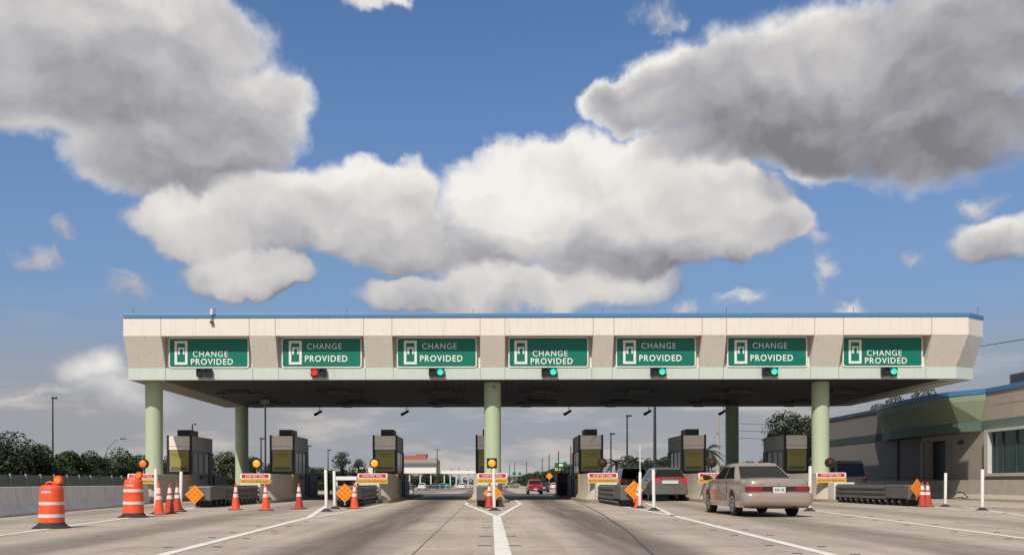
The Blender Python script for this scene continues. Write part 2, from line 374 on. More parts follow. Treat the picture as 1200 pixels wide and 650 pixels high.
def text(s_, w, h, name, m, parent, x=0, y=0, z=0, bold=0.0, rz=None, depth=.004):
    cu = bpy.data.curves.new('lettering', 'FONT'); cu.body = s_; cu.offset = bold; cu.extrude = .01; cu.resolution_u = 3
    cu.space_character = 1.16
    t = bpy.data.objects.new('lettering', cu); C.objects.link(t)
    me = bpy.data.meshes.new_from_object(t.evaluated_get(bpy.context.evaluated_depsgraph_get()))
    bpy.data.objects.remove(t); bpy.data.curves.remove(cu)
    xs = [v.co.x for v in me.vertices]; ys = [v.co.y for v in me.vertices]
    x0, x1, y0, y1 = min(xs), max(xs), min(ys), max(ys)
    for v in me.vertices:
        v.co = Vector((x + ((v.co.x - x0) / (x1 - x0) - .5) * w, y - (depth if v.co.z > 0 else -depth * .2), z + ((v.co.y - y0) / (y1 - y0) - .5) * h))
    me.materials.clear(); me.materials.append(m); me.name = name
    o = bpy.data.objects.new(name, me); C.objects.link(o); o.parent = parent; return o
def rrect(w, h, r, z=0, n=6, x=0):       # rounded rectangle in the XZ plane
    pts = []
    for cx, cz, a0 in ((w / 2 - r, h / 2 - r, 0), (-w / 2 + r, h / 2 - r, 90), (-w / 2 + r, -h / 2 + r, 180), (w / 2 - r, -h / 2 + r, 270)):
        for k in range(n + 1):
            a = R(a0 + 90 * k / n); pts.append((x + cx + r * math.cos(a), 0, z + cz + r * math.sin(a)))
    return pts
def plate(w, h, r, y0, y1, z=0, x=0):
    return MB().prism([(p[0], y0, p[2]) for p in rrect(w, h, r, z, x=x)], (0, y1 - y0, 0))

# ------------------------------------------------------------------ ground, road, markings
def sheet(name, x0, x1, ys, dz, m):
    b = MB(); rows = [[b.b.verts.new((x, y, gz(y) + dz)) for x in (x0, x1)] for y in ys]
    for A, Bq in zip(rows, rows[1:]): b.b.faces.new((A[0], A[1], Bq[1], Bq[0]))
    return tag(b.build(name, m), kind='structure')
YS = [-60, 0, 30, 64, 70, 80, 90, 100, 110, 120, 150, 250, 600, 1500]
sheet('ground', -6000, 6000, [-400] + YS + [9000], -.06, M['grass'])
sheet('road', -24, 60, YS, 0.0, M['road'])
def strip(pts, w):
    b = MB(); pts = [Vector((p[0], p[1], 0)) for p in pts]; L = []
    for i, p in enumerate(pts):
        d = (pts[min(i + 1, len(pts) - 1)] - pts[max(i - 1, 0)]).normalized(); n = Vector((d.y, -d.x, 0)) * w / 2
        L.append((p + n + Vector((0, 0, .006)), p - n + Vector((0, 0, .006))))
    vs = [(b.b.verts.new(a), b.b.verts.new(c)) for a, c in L]
    for A, Bq in zip(vs, vs[1:]): b.b.faces.new((A[0], A[1], Bq[1], Bq[0]))
    return b
def mark(pts, w, name='lane_marking'):
    n = []
    for a, c in zip(pts, pts[1:]):
        for k in range(6): n.append(Vector(a).lerp(Vector(c), k / 6))
    n.append(Vector(pts[-1])); tag(strip([(p[0], p[1]) for p in n], w).build(name, M['line']), kind='structure')
P = lambda a, b_: gp(a, b_)
mark([gp(-260, 660), gp(0, 626), gp(75, 616), gp(185, 601), gp(240, 592)], .16)
A3 = gp(362, 605.5); S3 = gp(187, 650)
mark([S3 + (S3 - A3).normalized() * 7, S3, A3, gp(382, 592)], .17)
b_ = gp(452, 590.5); mark([A3 + Vector((.11, 0.25, 0)), gp(405, 599), b_], .13)
mark([(.17, 2, 0), (.18, 11.9, 0), (.21, 26.0, 0)], .215)
mark([(.15, 25.9, 0), gp(546, 590.5), gp(549, 587.5)], .15); mark([(.29, 25.9, 0), gp(610, 590), gp(603, 585)], .15)
mark([gp(561, 594.3), gp(598, 594.3)], .15)
A5 = gp(790, 604.5); S5 = gp(971, 650)
mark([S5 + (S5 - A5).normalized() * 7, S5, A5 + (S5 - A5).normalized() * .1], .17)
mark([A5, gp(757, 589)], .15); mark([A5, gp(725, 592.5), gp(673, 583)], .15)
mark([gp(1500, 664), gp(1200, 631.5), gp(950, 598), gp(900, 591)], .15)
mark([gp(1300, 620), gp(1200, 605), gp(1128, 594)], .13); mark([gp(1180, 602), gp(1120, 597.3), gp(1054, 590.5)], .13)
for pts in ([gp(820, 586.5), gp(1000, 592)],):
    pass
tag(strip([(p_.x, p_.y) for p_ in (gp(782, 662), gp(765, 650), gp(735, 622), gp(705, 602), gp(675, 586.5))], .035).build('road_joint', M['dgrey']), kind='structure')
# reflective studs and saw-cut grooves beside the lane lines
k = 0
for (px, py) in ((571, 611), (588, 611), (570, 618), (590, 618), (569, 628), (597, 628), (568, 639), (602, 639)):
    q = gp(px, py); o = B(q.x - .11, q.x + .11, q.y - .018, q.y + .018, .002, .008).build('road_groove', M['dgrey']); tag(o, kind='structure')
random.seed(3)
for (a, c) in ((S3, A3), (S5, A5), (gp(1200, 631.5), gp(950, 598))):
    for t in (0.0, .12, .3, .45, .62, .8):
        for sgn in (-1, 1):
            q = a.lerp(c, t) + Vector((sgn * .33, random.uniform(-.3, .3), 0))
            tag(B(q.x - .06, q.x + .06, q.y - .02, q.y + .02, .002, .008).build('road_groove', M['dgrey']), kind='structure')

# ------------------------------------------------------------------ toll canopy
SP = 5.40; X0 = -.05
IX = [X0 + SP * (k - 3) for k in range(7)]                    # islands
LX = [(242 - VX) / 24.5, (375.5 - VX) / 24.5, (511.5 - VX) / 24.5, (643.5 - VX) / 24.5, (770.5 - VX) / 24.5, (902 - VX) / 24.5, (1038.5 - VX) / 24.5]   # signs over the lanes
canopy = thing('toll_canopy', 'long cream toll plaza canopy with pale green lower band and blue roof edge', 'canopy', (3, 53, 0))
def cloc(b, *a, **k):                                        # canopy parts are written in world coordinates
    bmesh.ops.translate(b.b, verts=b.b.verts, vec=(-3, -53, 0)); return b.build(*a, **k)
XL, XR, YF, YB = -17.4, 22.85, 44.7, 62.6
def plan(o):      # outline of the canopy, inset by o; chamfered front right corner
    return [(XL, YF + o), (XR - o * .45, YF + o), (24.05 - o * .6, YF + .95 + o * .4), (24.05 - o * .6, YB - .9 - o * .3), (XR - o * .45, YB - o), (XL, YB - o)]
ZT, ZC, ZM, ZL, ZS = 8.97, 8.78, 7.92, 6.47, 5.90
IN = .62
cap = MB(); p = [(x, y) for x, y in plan(-.05)]
cap.loft([[(x, y, ZC) for x, y in p], [(x, y, ZT) for x, y in p]], closed=True); cloc(cap, 'roof_edge', M['blue'], canopy, bevel=.02)
tb = MB(); p = plan(0); tb.loft([[(x, y, ZM) for x, y in p], [(x, y, ZC - .004) for x, y in p]], closed=True); cloc(tb, 'top_band', M['cream'], canopy)
# sloping middle panels between the sign bays (front), solid on the other sides
bays = [(x - 2.10, x + 2.10) for x in LX]
pt, pb = plan(0), plan(IN)
def slab(b, xa, xb, xe=None):
    xe = xb if xe is None else xe
    f = lambda y_, z: [(xa, y_, z), (xb, y_, z)]
    b.loft([[(xa, YF + .002, ZM - .003), (xa, YF + IN, ZL + .002), (xa, YF + 1.3, ZL + .002), (xa, YF + 1.3, ZM - .003)],
            [(xb, YF + .002, ZM - .003), (xe, YF + IN, ZL + .002), (xe, YF + 1.3, ZL + .002), (xb, YF + 1.3, ZM - .003)]], closed=True)
prev = XL
for (a, c) in bays + [(XR, XR + 1)]:
    if a - prev > .05:
        b = MB(); slab(b, prev + .002, a - .002, a - .002 - (.45 * IN if a == XR else 0)); cloc(b, 'sloping_panel', M['tan'], canopy)
    prev = c
# the recesses' back wall
cloc(B(XL + .2, XR - .3, YF + .80, YF + .95, ZL + .01, ZM - .01), 'recess_wall', M['cream'], canopy)
# ends and back of the middle band
b = MB()
out_t = [pt[1], pt[2], pt[3], pt[4], pt[5], pt[0]]; out_b = [pb[1], pb[2], pb[3], pb[4], pb[5], pb[0]]
for i in range(5):
    (ax, ay), (cx, cy) = out_t[i], out_t[i + 1]; (ex, ey), (fx, fy) = out_b[i], out_b[i + 1]
    b.face([(ax, ay, ZM - .003), (cx, cy, ZM - .003), (fx, fy, ZL + .002), (ex, ey, ZL + .002)])
cloc(b, 'end_panel', M['tan'], canopy)
lb = MB(); pl = plan(IN + .002)
lb.loft([[(x, y, ZS) for x, y in pl], [(x, y, ZL) for x, y in pl]], closed=True); cloc(lb, 'lower_band', M['palegreen'], canopy)
# panel seams
sm = MB()
for (a, c) in bays:
    for x in (a, c):
        sm.box(x - .012, x + .012, YF - .004, YF + .03, ZM + .01, ZC - .02); sm.box(x - .01, x + .01, YF + IN - .004, YF + IN + .03, ZS + .01, ZL - .01)
cloc(sm, 'panel_seam', M['frame'], canopy)
pi = plan(IN + .05)
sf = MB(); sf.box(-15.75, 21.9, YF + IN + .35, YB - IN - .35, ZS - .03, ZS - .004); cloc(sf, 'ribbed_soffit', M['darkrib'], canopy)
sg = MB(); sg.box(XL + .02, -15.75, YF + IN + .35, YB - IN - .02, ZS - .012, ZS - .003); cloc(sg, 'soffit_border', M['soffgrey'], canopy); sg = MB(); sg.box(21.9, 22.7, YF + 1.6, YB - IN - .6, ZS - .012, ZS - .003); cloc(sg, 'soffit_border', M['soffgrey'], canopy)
for (px, Y) in ((180.7, 46.75), (577.3, 46.75), (961.5, 46.75), (283.5, 61.3), (577, 61.3), (858, 61.3)):
    x = (px - VX) * Y / F
    c_ = MB().lathe([(.42, 0), (.42, ZS - .02)], 40, (x, Y, 0)); cloc(c_, 'column', M['colgreen'], canopy, smooth=True)
for (px, Y) in ((180.7, 46.75), (577.3, 46.75), (961.5, 46.75), (283.5, 61.3), (577, 61.3), (858, 61.3)):
    x = (px - VX) * Y / F; cloc(MB().lathe([(.50, .13), (.50, .17), (.44, .20), (.425, .20)], 32, (x, Y, 0)), 'base_plate', M['dgrey'], canopy, smooth=True)
# soffit luminaires and conduit
for i, x in enumerate(LX):
    for yy in (50.5, 57.0):
        f_ = MB().box(x - .55, x + .55, yy - .22, yy + .22, ZS - .2, ZS - .034); f_.tube([(x - 1.3, yy + .5, ZS - .12), (x + 1.3, yy + .5, ZS - .12)], .05, 6)
        f_.tube([(x - .9, yy + .5, ZS - .03), (x - .9, yy + .5, ZS - .36), (x - .3, yy + .5, ZS - .36)], .03, 6)
        cloc(f_, 'soffit_lamp', M['dgrey'], canopy)
for px in (159, 408, 555, 706, 850, 998, 1143):
    x = (px - VX) / 24.3; r_ = MB().tube([(x, 45.0, ZT), (x, 45.0, ZT + .30)], .011, 6); cloc(r_, 'lightning_rod', M['pole'], canopy)
ordn = ['first', 'second', 'third', 'fourth', 'fifth', 'sixth', 'seventh']
# signs
def make_sign(low):
    r = thing('lane_sign', None, 'sign')
    w, h = 3.86, 1.46
    plate(w, h, .12, -.02, .03).build('sign_border', M['white'], r); plate(w - .11, h - .11, .09, -.026, -.0205).build('sign_face', M['signgreen'], r)
    dxs = -.06 if low else 0
    fx = -1.27 + dxs; 
    b = MB()
    W2, H2, T = .31, .57, .115
    for q in ((-W2, -W2 + T, -H2, H2), (W2 - T, W2, -H2, H2), (-W2 + T, W2 - T, H2 - T, H2), (-W2 + T, W2 - T, -H2, -H2 + T)): b.box(fx + q[0], fx + q[1], -.032, -.0265, q[2], q[3])
    # hand dropping a coin: block with a notch
    b.box(fx - .15, fx + .16, -.032, -.0265, .13, .26); b.box(fx - .15, fx - .06, -.032, -.0265, -.08, .13); b.box(fx + .09, fx + .16, -.032, -.0265, -.08, .13)
    b.build('coin_symbol', M['white'], r)
    MB().lathe([(.05, -.0345), (.05, -.0325)], 14, (fx + .03, 0, .15), 'Y').build('coin_dot', M['signgreen'], r)
    if low:
        text('CHANGE', 1.68, .285, 'lettering', M['white'], r, x=.08, y=-.027, z=-.06, bold=.004)
        text('PROVIDED', 2.03, .30, 'lettering', M['white'], r, x=.16, y=-.027, z=-.43, bold=.016)
    else:
        text('CHANGE', 1.66, .285, 'lettering', M['white'], r, x=.13, y=-.027, z=.30, bold=.0)
        text('PROVIDED', 2.05, .31, 'lettering', M['white'], r, x=.22, y=-.027, z=-.29, bold=.016)
    return r
SL = ['leftmost of the green CHANGE PROVIDED signs, above the unlit signal', 'green CHANGE PROVIDED sign directly above the red signal light',
 'green CHANGE PROVIDED sign just left of the middle front column', 'green CHANGE PROVIDED sign just right of the middle front column, with tightly spaced lettering',
 'green CHANGE PROVIDED sign above the lane where the silver hatchback waits', 'green CHANGE PROVIDED sign left of the right-hand front column, above the champagne sedan',
 'rightmost green CHANGE PROVIDED sign, beyond the right-hand front column']
sA, sB = make_sign(True), make_sign(False); used = set()
for i, x in enumerate(LX):
    src = sA if i in (0, 3, 6) else sB; loc = (x, YF + .60, (ZM + ZL) / 2 - .0)
    if src.name in used: o = dup(src, loc)
    else: o = src; o.location = loc; used.add(src.name)
    o['label'] = SL[i]; o['group'] = 'green lane signs on the canopy'
# signals
def make_signal(state, x, label):
    r = thing('lane_signal', label, 'traffic light', (x, YF + IN - .02, 6.23), 0, 'lane signals on the canopy')
    B(-.37, .37, -.22, -.02, -.20, .20).build('housing', M['black'], r, bevel=.02)
    MB().box(-.3, -.2, -.12, .0, -.27, -.2).box(.2, .3, -.12, 0, -.27, -.2).build('bracket', M['steel'], r)
    for s_, nm in ((-.19, 'left'), (.19, 'right')):
        m = M['lensdark']
        if state == 'red' and s_ < 0: m = M['litred']
        if state == 'green' and s_ > 0: m = M['litgreen']
        MB().lathe([(.145, -.235), (.145, -.2225)], 20, (s_, 0, 0), 'Y').build('lens', m, r)
        v = MB(); seg = [R(20 + 140 * k / 8) for k in range(9)]
        v.loft([[(s_ + .165 * math.cos(a), -.22, .165 * math.sin(a)) for a in seg] , [(s_ + .165 * math.cos(a), -.34, .165 * math.sin(a)) for a in seg]], cap=False)
        o = v.build('visor', M['black'], r); md = o.modifiers.new('solid', 'SOLIDIFY'); md.thickness = .012
SGL = ['dark signal pair with neither lamp lit, under the leftmost green sign', 'signal pair showing red, under the second green sign', 'signal pair showing green, just left of the middle front column',
 'signal pair showing green, just right of the middle front column', 'signal pair showing green, above the silver hatchback', 'signal pair showing green, left of the right-hand front column', 'signal pair showing green, under the rightmost green sign']
for i, (px, st) in enumerate(((241, 'off'), (374.5, 'red'), (512, 'green'), (643.5, 'green'), (770.5, 'green'), (901, 'green'), (1040, 'green'))):
    make_signal(st, (px - VX) / 24.25, SGL[i])
# cameras hanging from the back of the canopy
cam0 = None
CLB = ['camera hanging behind the canopy above the second booth', 'camera hanging behind the canopy above the third booth', 'camera hanging above the booth right of the middle column', 'camera hanging beside the tall dark light pole', 'camera hanging next to the dark rear column']
for i, px in enumerate((374, 476, 667, 761, 849)):
    loc = ((px - VX) * 61.7 / F, 61.9, ZS - .02)
    if cam0 is None:
        cam0 = thing('security_camera', None, 'camera', loc)
        MB().tube([(0, 0, 0), (0, 0, -.28)], .02, 8).build('stem', M['black'], cam0)
        b = MB().tube([(.12, 0, -.24), (-.28, -.1, -.5)], .085, 10); b.tube([(.15, 0, -.22), (-.34, -.12, -.50)], [.05, .095], 8); b.build('camera_body', M['black'], cam0)
        MB().tube([(.05, 0, -.02), (.2, 0, -.15), (.2, 0, -.32), (.08, 0, -.36)], .01, 6).build('cable', M['black'], cam0); o = cam0
    else: o = dup(cam0, loc)
    o['label'] = CLB[i]; o['group'] = 'cameras on the canopy back edge'
o = thing('dome_camera', 'small white floodlight camera near the top of the middle column', 'camera', ((579 - VX) * 46.5 / F, 46.53, 5.62))
MB().tube([(0, 0, 0), (0, -.14, .05)], .03, 8).build('arm', M['black'], o); MB().tube([(0, -.1, .02), (-.03, -.27, -.04)], [.1, .07], 12).build('housing', M['steel'], o)
o = thing('roof_antenna', 'small white antenna housing clamped to the canopy roof edge', 'antenna', ((250.5 - VX) / 24.5, YF - .1, 8.55))
MB().tube([(0, 0, .35), (0, 0, .62)], .07, 12).build('housing', M['white'], o); MB().tube([(0, 0, 0), (0, 0, .36)], .03, 8).build('mast', M['steel'], o); MB().tube([(.15, .02, .3), (.15, .02, .68)], .012, 6).build('rod', M['pole'], o)
B(-.07, .07, -.05, .09, -.06, .06).build('clamp', M['dgrey'], o)

# ------------------------------------------------------------------ islands, booths and what stands on them
def make_island(x, i):
    lab = f'{ordn[i]} concrete toll island from the left, low brown kerb round the {"middle column" if i == 3 else "booth"}'
    r = thing('toll_island', lab, 'traffic island', (x, 44, 0), 0, 'toll islands under the canopy')
    w = .98; pts = [(w * math.sin(a), -.7 - .9 * math.cos(a)) for a in (R(-90 + 180 * k / 12) for k in range(13))]
    pts = [(-w, 20)] + pts + [(w, 20)]
    MB().loft([[(a, c, 0) for a, c in pts], [(a * .97, c * .995, .13) for a, c in pts]], closed=True).build('kerb', M['kerb'], r, bevel=.015)
    # flared concrete bulkhead with rounded nose
    def ring(hw, z, f=0):
        q = [(hw * math.sin(a), .35 - (.45 + f) * math.cos(a), z) for a in (R(-90 + 180 * k / 10) for k in range(11))]
        return [(-hw, 5.0, z)] + q + [(hw, 5.0, z)]
    MB().loft([ring(.86, .0, .25), ring(.82, .16, .2), ring(.69, .42, .05), ring(.66, 1.34)], closed=True).build('bulkhead', M['conclight'], r, bevel=.015, smooth=True)
    s_ = 1 if x < 0 else -1
    b = MB().box(s_ * .62, s_ * .72, 4.55, 4.95, .2, 1.36) if s_ > 0 else MB().box(-.72, -.62, 4.55, 4.95, .2, 1.36)
    b.build('yellow_corner', M['yellow'], r)
    return r
for i, x in enumerate(IX): make_island(x, i)

def make_booth(hvac=True, chevron=False, gooseneck=False):
    r = thing('toll_booth', None, 'toll booth')
    w, d = .60, 3.8
    s_ = lambda *a: MB().box(*a)
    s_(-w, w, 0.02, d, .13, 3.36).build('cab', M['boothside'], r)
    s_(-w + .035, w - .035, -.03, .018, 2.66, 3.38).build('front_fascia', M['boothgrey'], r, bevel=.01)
    s_(-w + .04, w - .04, -.036, -.0305, 2.84, 2.852).build('fascia_seam', M['black'], r)
    b = MB()
    for sx in (-1, 1): b.box(sx * w - .05, sx * w + .05, -.06, .06, 1.3, 3.42); 
    b.box(-w + .05, w - .05, -.02, .018, 1.3, 2.655); b.build('corner_post', M['black'], r)
    plate(1.02, 1.12, .02, -.05, -.0205, z=2.08).build('notice_frame', M['frame'], r)
    plate(.92, 1.02, .01, -.057, -.0505, z=2.08).build('notice_panel', M['olive'], r)
    b = MB(); random.seed(5)
    b.box(-.42, .42, -.061, -.0575, 1.60, 1.76)
    for zz, n_, hh in ((2.43, 9, .05), (2.31, 7, .045)):
        x = -.36 if n_ == 9 else -.24
        for q in range(n_): 
            ww = random.uniform(.04, .07); b.box(x, x + ww, -.060, -.0575, zz - hh / 2, zz + hh / 2); x += ww + .018
    b.build('notice_print', M['olivedark'], r)
    for sx in (-1, 1):
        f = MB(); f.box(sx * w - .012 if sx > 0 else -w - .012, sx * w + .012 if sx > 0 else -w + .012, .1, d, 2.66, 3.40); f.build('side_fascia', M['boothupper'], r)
        for (a, c) in ((.35, 1.0), (1.25, 1.9), (2.3, 2.95)):
            p_ = MB().box(*( (w + .001, w + .02) if sx > 0 else (-w - .02, -w - .001)), a, c, 1.45, 2.5); o = p_.build('side_window', M['glass'], r)
        MB().box(*((w + .001, w + .05) if sx > 0 else (-w - .05, -w - .001)), 3.1, d, .2, 2.6).build('door', M['black'], r)
        MB().box(*((w + .001, w + .10) if sx > 0 else (-w - .10, -w - .001)), 1.5, 2.4, 1.15, 1.32).build('ledge', M['dgrey'], r)
    if hvac:
        b = MB(); b.box(-.28, .40, .5, 1.9, 3.4, 3.74); o = b.build('roof_unit', M['dgrey'], r, bevel=.02)
        b = MB()
        for k in range(5): b.box(-.26, .38, .49, .499, 3.45 + k * .055, 3.475 + k * .055)
        b.build('grille', M['black'], o)
    if chevron:
        b = MB(); b.prism([(.1, -.036, 3.3), (.42, -.036, 3.38), (.02, -.036, 3.02), (.16, -.036, 2.86), (.08, -.036, 2.86), (-.08, -.036, 3.02)], (0, .005, 0)); b.build('white_chevron', M['dullwhite'], r)
    if gooseneck:
        MB().tube([(.3, 1.2, 3.74), (.3, 1.2, 4.05), (.42, 1.2, 4.1), (.5, 1.2, 4.06)], .035, 8).build('vent_pipe', M['dgrey'], r)
    # dark lane machine behind the booth
    MB().box(-w - .1, w + .1, d + .05, d + 2.6, .13, 1.35).build('machine_cabinet', M['black'], r, bevel=.03)
    return r
BL = ['leftmost booth with a bent vent pipe on its roof unit, behind the left front column', 'booth second from the left, behind the closed lane of orange cones', 'booth left of the open middle lane, nearest the flat white far roof',
 'booth hidden behind the middle front column, only its black edges showing', 'booth with a white chevron on its fascia, right of the middle column', 'booth right of the waiting silver hatchback', 'booth without a roof unit, beside the right-hand front column']
base = make_booth()
for i, x in enumerate(IX):
    if i in (1, 2, 3, 5): o = base if i == 1 else dup(base)
    else: o = make_booth(hvac=(i != 6), chevron=(i == 4), gooseneck=(i == 0))
    o.location = (x, 49.3, 0); o['label'] = BL[i]; o['group'] = 'toll booths under the canopy'
    if i >= 4:
        for ch in o.children:
            pass
# stop/pay plates on the island noses
def make_pay():
    r = thing('pay_toll_sign', None, 'sign')
    plate(1.40, .24, .06, 0, .02, z=.12).build('upper_plate', M['white'], r); plate(1.26, .17, .04, -.006, -.0005, z=.12).build('red_panel', M['red'], r)
    plate(1.42, .23, .03, 0, .02, z=-.125).build('yellow_plate', M['signyellow'], r)
    text('STOP PAY TOLL', .92, .105, 'lettering', M['white'], r, y=-.0065, z=.12, bold=.015, depth=.003)
    text('WATCH FOR PEDESTRIANS', 1.28, .10, 'lettering', M['signblack'], r, y=-.001, z=-.125, bold=.015, depth=.003)
    MB().box(-.5, -.45, .021, .10, -.2, .2).box(.45, .5, .021, .10, -.2, .2).build('bracket', M['steel'], r); return r
def make_flasher(state, square=False):
    r = thing('warning_beacon', None, 'warning light')
    MB().tube([(0, .03, 0), (0, .03, .36)], .03, 8).build('post', M['steel'] if state != 'off' else M['dgrey'], r)
    if square: B(-.24, .24, -.06, .12, .31, .80).build('housing', M['black'], r, bevel=.03)
    else: MB().lathe([(.235, -.06), (.235, .10), (.17, .2)], 28, (0, 0, .55), 'Y').build('housing', M['black'] if state != 'off' else mat('rust_housing', (.032, .017, .012), .9), r, smooth=True)
    MB().lathe([(.17 if state != 'off' else .14, -.07), (.155 if state != 'off' else .125, -.10), (.09, -.13), (.02, -.14)], 24, (0, 0, .55), 'Y').build('lens', {'lit': M['litamber'], 'dim': M['litdim'], 'off': M['lampoff']}[state], r, smooth=True)
    return r
PX = [167, 299, 436.5, 577, 706.5, 836, 974]
PL = ['half hidden behind the further orange drum', 'between two orange cones in the closed lane', 'above the cone left of the open middle lane', 'below the middle front column', 'right of the red pickup', 'left of the champagne sedan', 'right of the champagne sedan']
pay = make_pay(); fl = {}
for i in range(7):
    Y = 43.75; X = (PX[i] - VX) * Y / F
    o = pay if i == 0 else dup(pay); o.location = (X, Y, 1.12)
    o['label'] = 'red and yellow STOP PAY TOLL sign ' + PL[i]; o['group'] = 'stop and pay signs on the island noses'
    st = ['dim', 'lit', 'lit', 'lit', 'off', 'off', 'off'][i]
    o = make_flasher(st, i == 3); fx = [168, 301, 439, 576.5, 706, 834, 973][i]
    o.location = ((fx - VX) * 44.3 / F, 44.3, 1.28)
    o['label'] = {'dim': 'dim amber', 'lit': 'lit amber', 'off': 'unlit brown'}[st] + (' square' if i == 3 else ' round') + ' warning light ' + PL[i]; o['group'] = 'warning lights on the islands'
# crash cushions
def make_cushion():
    r = thing('crash_cushion', None, 'crash cushion')
    def corr(sx, y0, y1, m, z0=.22, n=3):
        prof = []; h = (.82 - z0) / n
        for k in range(n):
            z = z0 + k * h
            prof += [(.0, z), (.07, z + h * .2), (.07, z + h * .55), (.0, z + h * .75)]
        prof += [(0, .82)]
        b = MB(); b.loft([[(sx * (.36 + p_[0]), y_, p_[1]) for p_ in prof] for y_ in (y0, y1)], cap=False); o = b.build('side_rail', m, r); md = o.modifiers.new('s', 'SOLIDIFY'); md.thickness = .02
    for sx in (-1, 1):
        for (a, c) in ((2.1, 3.9), (3.95, 5.7), (5.75, 7.4)): corr(sx, a, c, M['rail'])
    MB().box(-.42, .42, 0, .25, .25, .80).box(-.42, .42, .25, 2.05, .28, .81).build('nose_box', M['steel'] if False else M['rail'], r, bevel=.04)
    b = MB(); b.box(-.3, .3, .3, 8.3, .05, .24)
    for k in range(12): b.box(-.42, .42, .7 + k * .6, .78 + k * .6, .02, .27)
    b.build('base_frame', M['black'], r)
    b = MB()
    for k in range(12):
        for sx in (-1, 1): b.box(sx * .43 - .012, sx * .43 + .012, .81 + k * .6, .845 + k * .6, .15, .18)
    b.build('bolt', M['dullwhite'], r)
    MB().box(-.46, .46, 7.45, 8.25, .0, .9).build('end_block', M['concrete'], r, bevel=.02)
    return r
cu0 = make_cushion()
CUL = ['crash cushion behind the two left orange drums', 'ribbed grey crash cushion between the orange diamond and a cone', 'crash cushion behind the white crossbar and posts', 'crash cushion end-on below the middle column', 'crash cushion in front of the silver hatchback', 'crash cushion hidden behind the champagne sedan', 'ribbed dark crash cushion beside the right-hand pair of stacked cones']
for i in (1, 2, 3, 4, 5, 6):
    o = cu0 if i == 1 else dup(cu0); o.location = (IX[i], 35.2, 0); o['label'] = CUL[i]; o['group'] = 'crash cushions before the islands'
def make_diamond():
    r = thing('hazard_marker', None, 'hazard marker')
    h = .36; MB().prism([(0, 0, h), (-h, 0, 0), (0, 0, -h), (h, 0, 0)], (0, .012, 0)).build('diamond_plate', M['amber'], r, bevel=.01)
    b = MB()
    for i in (-1, 0, 1):
        for j in (-1, 0, 1):
            u, v = (i + j) * .105, (i - j) * .105; b.lathe([(.042, -.012), (.042, -.001)], 10, (u, 0, v), 'Y')
    b.build('reflector', M['amberdot'], r); MB().box(-.03, .03, .014, .05, -.45, .3).build('stake', M['steel'], r); return r
dm = make_diamond()
for i, (px, py, rz, lab) in enumerate(((228, 578.5, 0, 'orange diamond marker with nine reflectors in the left closed lane'), (404, 577, 0, 'orange diamond marker beside the cone left of the open middle lane'), (577.5, 577.5, 0, 'orange diamond marker below the middle column, behind a white post'),
        (743, 574, 0, 'orange diamond marker half behind the cone near the silver hatchback'), (1075, 572.5, 0, 'orange diamond marker half behind the stacked cones at right'))):
    Y = 35.02; o = dm if i == 0 else dup(dm); o.rotation_euler.z = R(26 if px > 1000 else 0); o.location = ((px - VX) * Y / F, Y, EYE - (py - VY) * Y / F); o['label'] = lab; o['group'] = 'orange diamond markers on the crash cushions'
# delineator posts
def make_post():
    r = thing('delineator_post', None, 'delineator post')
    MB().lathe([(.045, .05), (.052, .08), (.052, 1.3), (.046, 1.335), (.02, 1.345)], 16).build('tube', M['white'], r, smooth=True)
    MB().lathe([(.20, .0), (.19, .02), (.1, .06), (.06, .10)], 20).build('base', M['rubber'], r, smooth=True)
    return r
dp = make_post()
PT = [(183, 601.5, 'white post left of the three cones by the further drum', 1), (211.5, 597.5, 'white post right of the three cones by the further drum', .97), (382.5, 598.5, 'left of the two white posts by the white crossbar', 1), (392.3, 595.5, 'white post that touches the white crossbar', 1),
      (579.3, 597.8, 'white post in front of the orange diamond below the middle column', 1.03), (749.7, 595.3, 'white post in front of the cone near the silver hatchback', .96), (766.3, 598, 'white post by itself in the gore beside the silver hatchback', 1.0),
      (948.5, 599, 'white post just behind the champagne sedan', 1.06), (1107.6, 594, 'left of the two white posts before the right-hand barrier', .93), (1151, 598.5, 'right of the two white posts before the right-hand barrier', .98)]
for i, (px, py, lab, hs) in enumerate(PT):
    q = gp(px, py); o = dp if i == 0 else dup(dp); o.location = q; o.scale = (1, 1, hs); o.rotation_euler = (R(random.uniform(-1, 1)), R(random.uniform(-1.2, 1.2)), 0); o['label'] = lab; o['group'] = 'white flexible posts'
o = thing('thin_rod', 'thin white antenna rod rising behind the cone near the silver hatchback', 'rod', (gp(748, 590).x, 40.0, 0)); MB().tube([(0, 0, 0), (0, 0, 2.45)], .022, 8).build('rod', M['white'], o)
o = thing('toll_machine', 'black machine cabinet in the lane left of the chevron booth', 'toll machine', (4.55, 57, 0)); B(-.4, .35, 0, 1.6, .131, 1.5).build('cabinet', M['black'], o, bevel=.03); B(-.3, .2, -.02, -.002, .9, 1.3).build('screen_panel', M['dgrey'], o)
# white crossbar barricade
q = gp(399, 594.5)
o = thing('white_barricade', 'low white crossbar barricade in front of the third island', 'barricade', (q.x, 35.6, 0))
B(-.40, .42, -.03, .03, 1.02, 1.16).build('crossbar', M['white'], o, bevel=.008)
for x in (-.36, .38): B(x - .035, x + .035, -.025 + .06, .025 + .06, 0, 1.12).build('leg', M['dullwhite'], o)
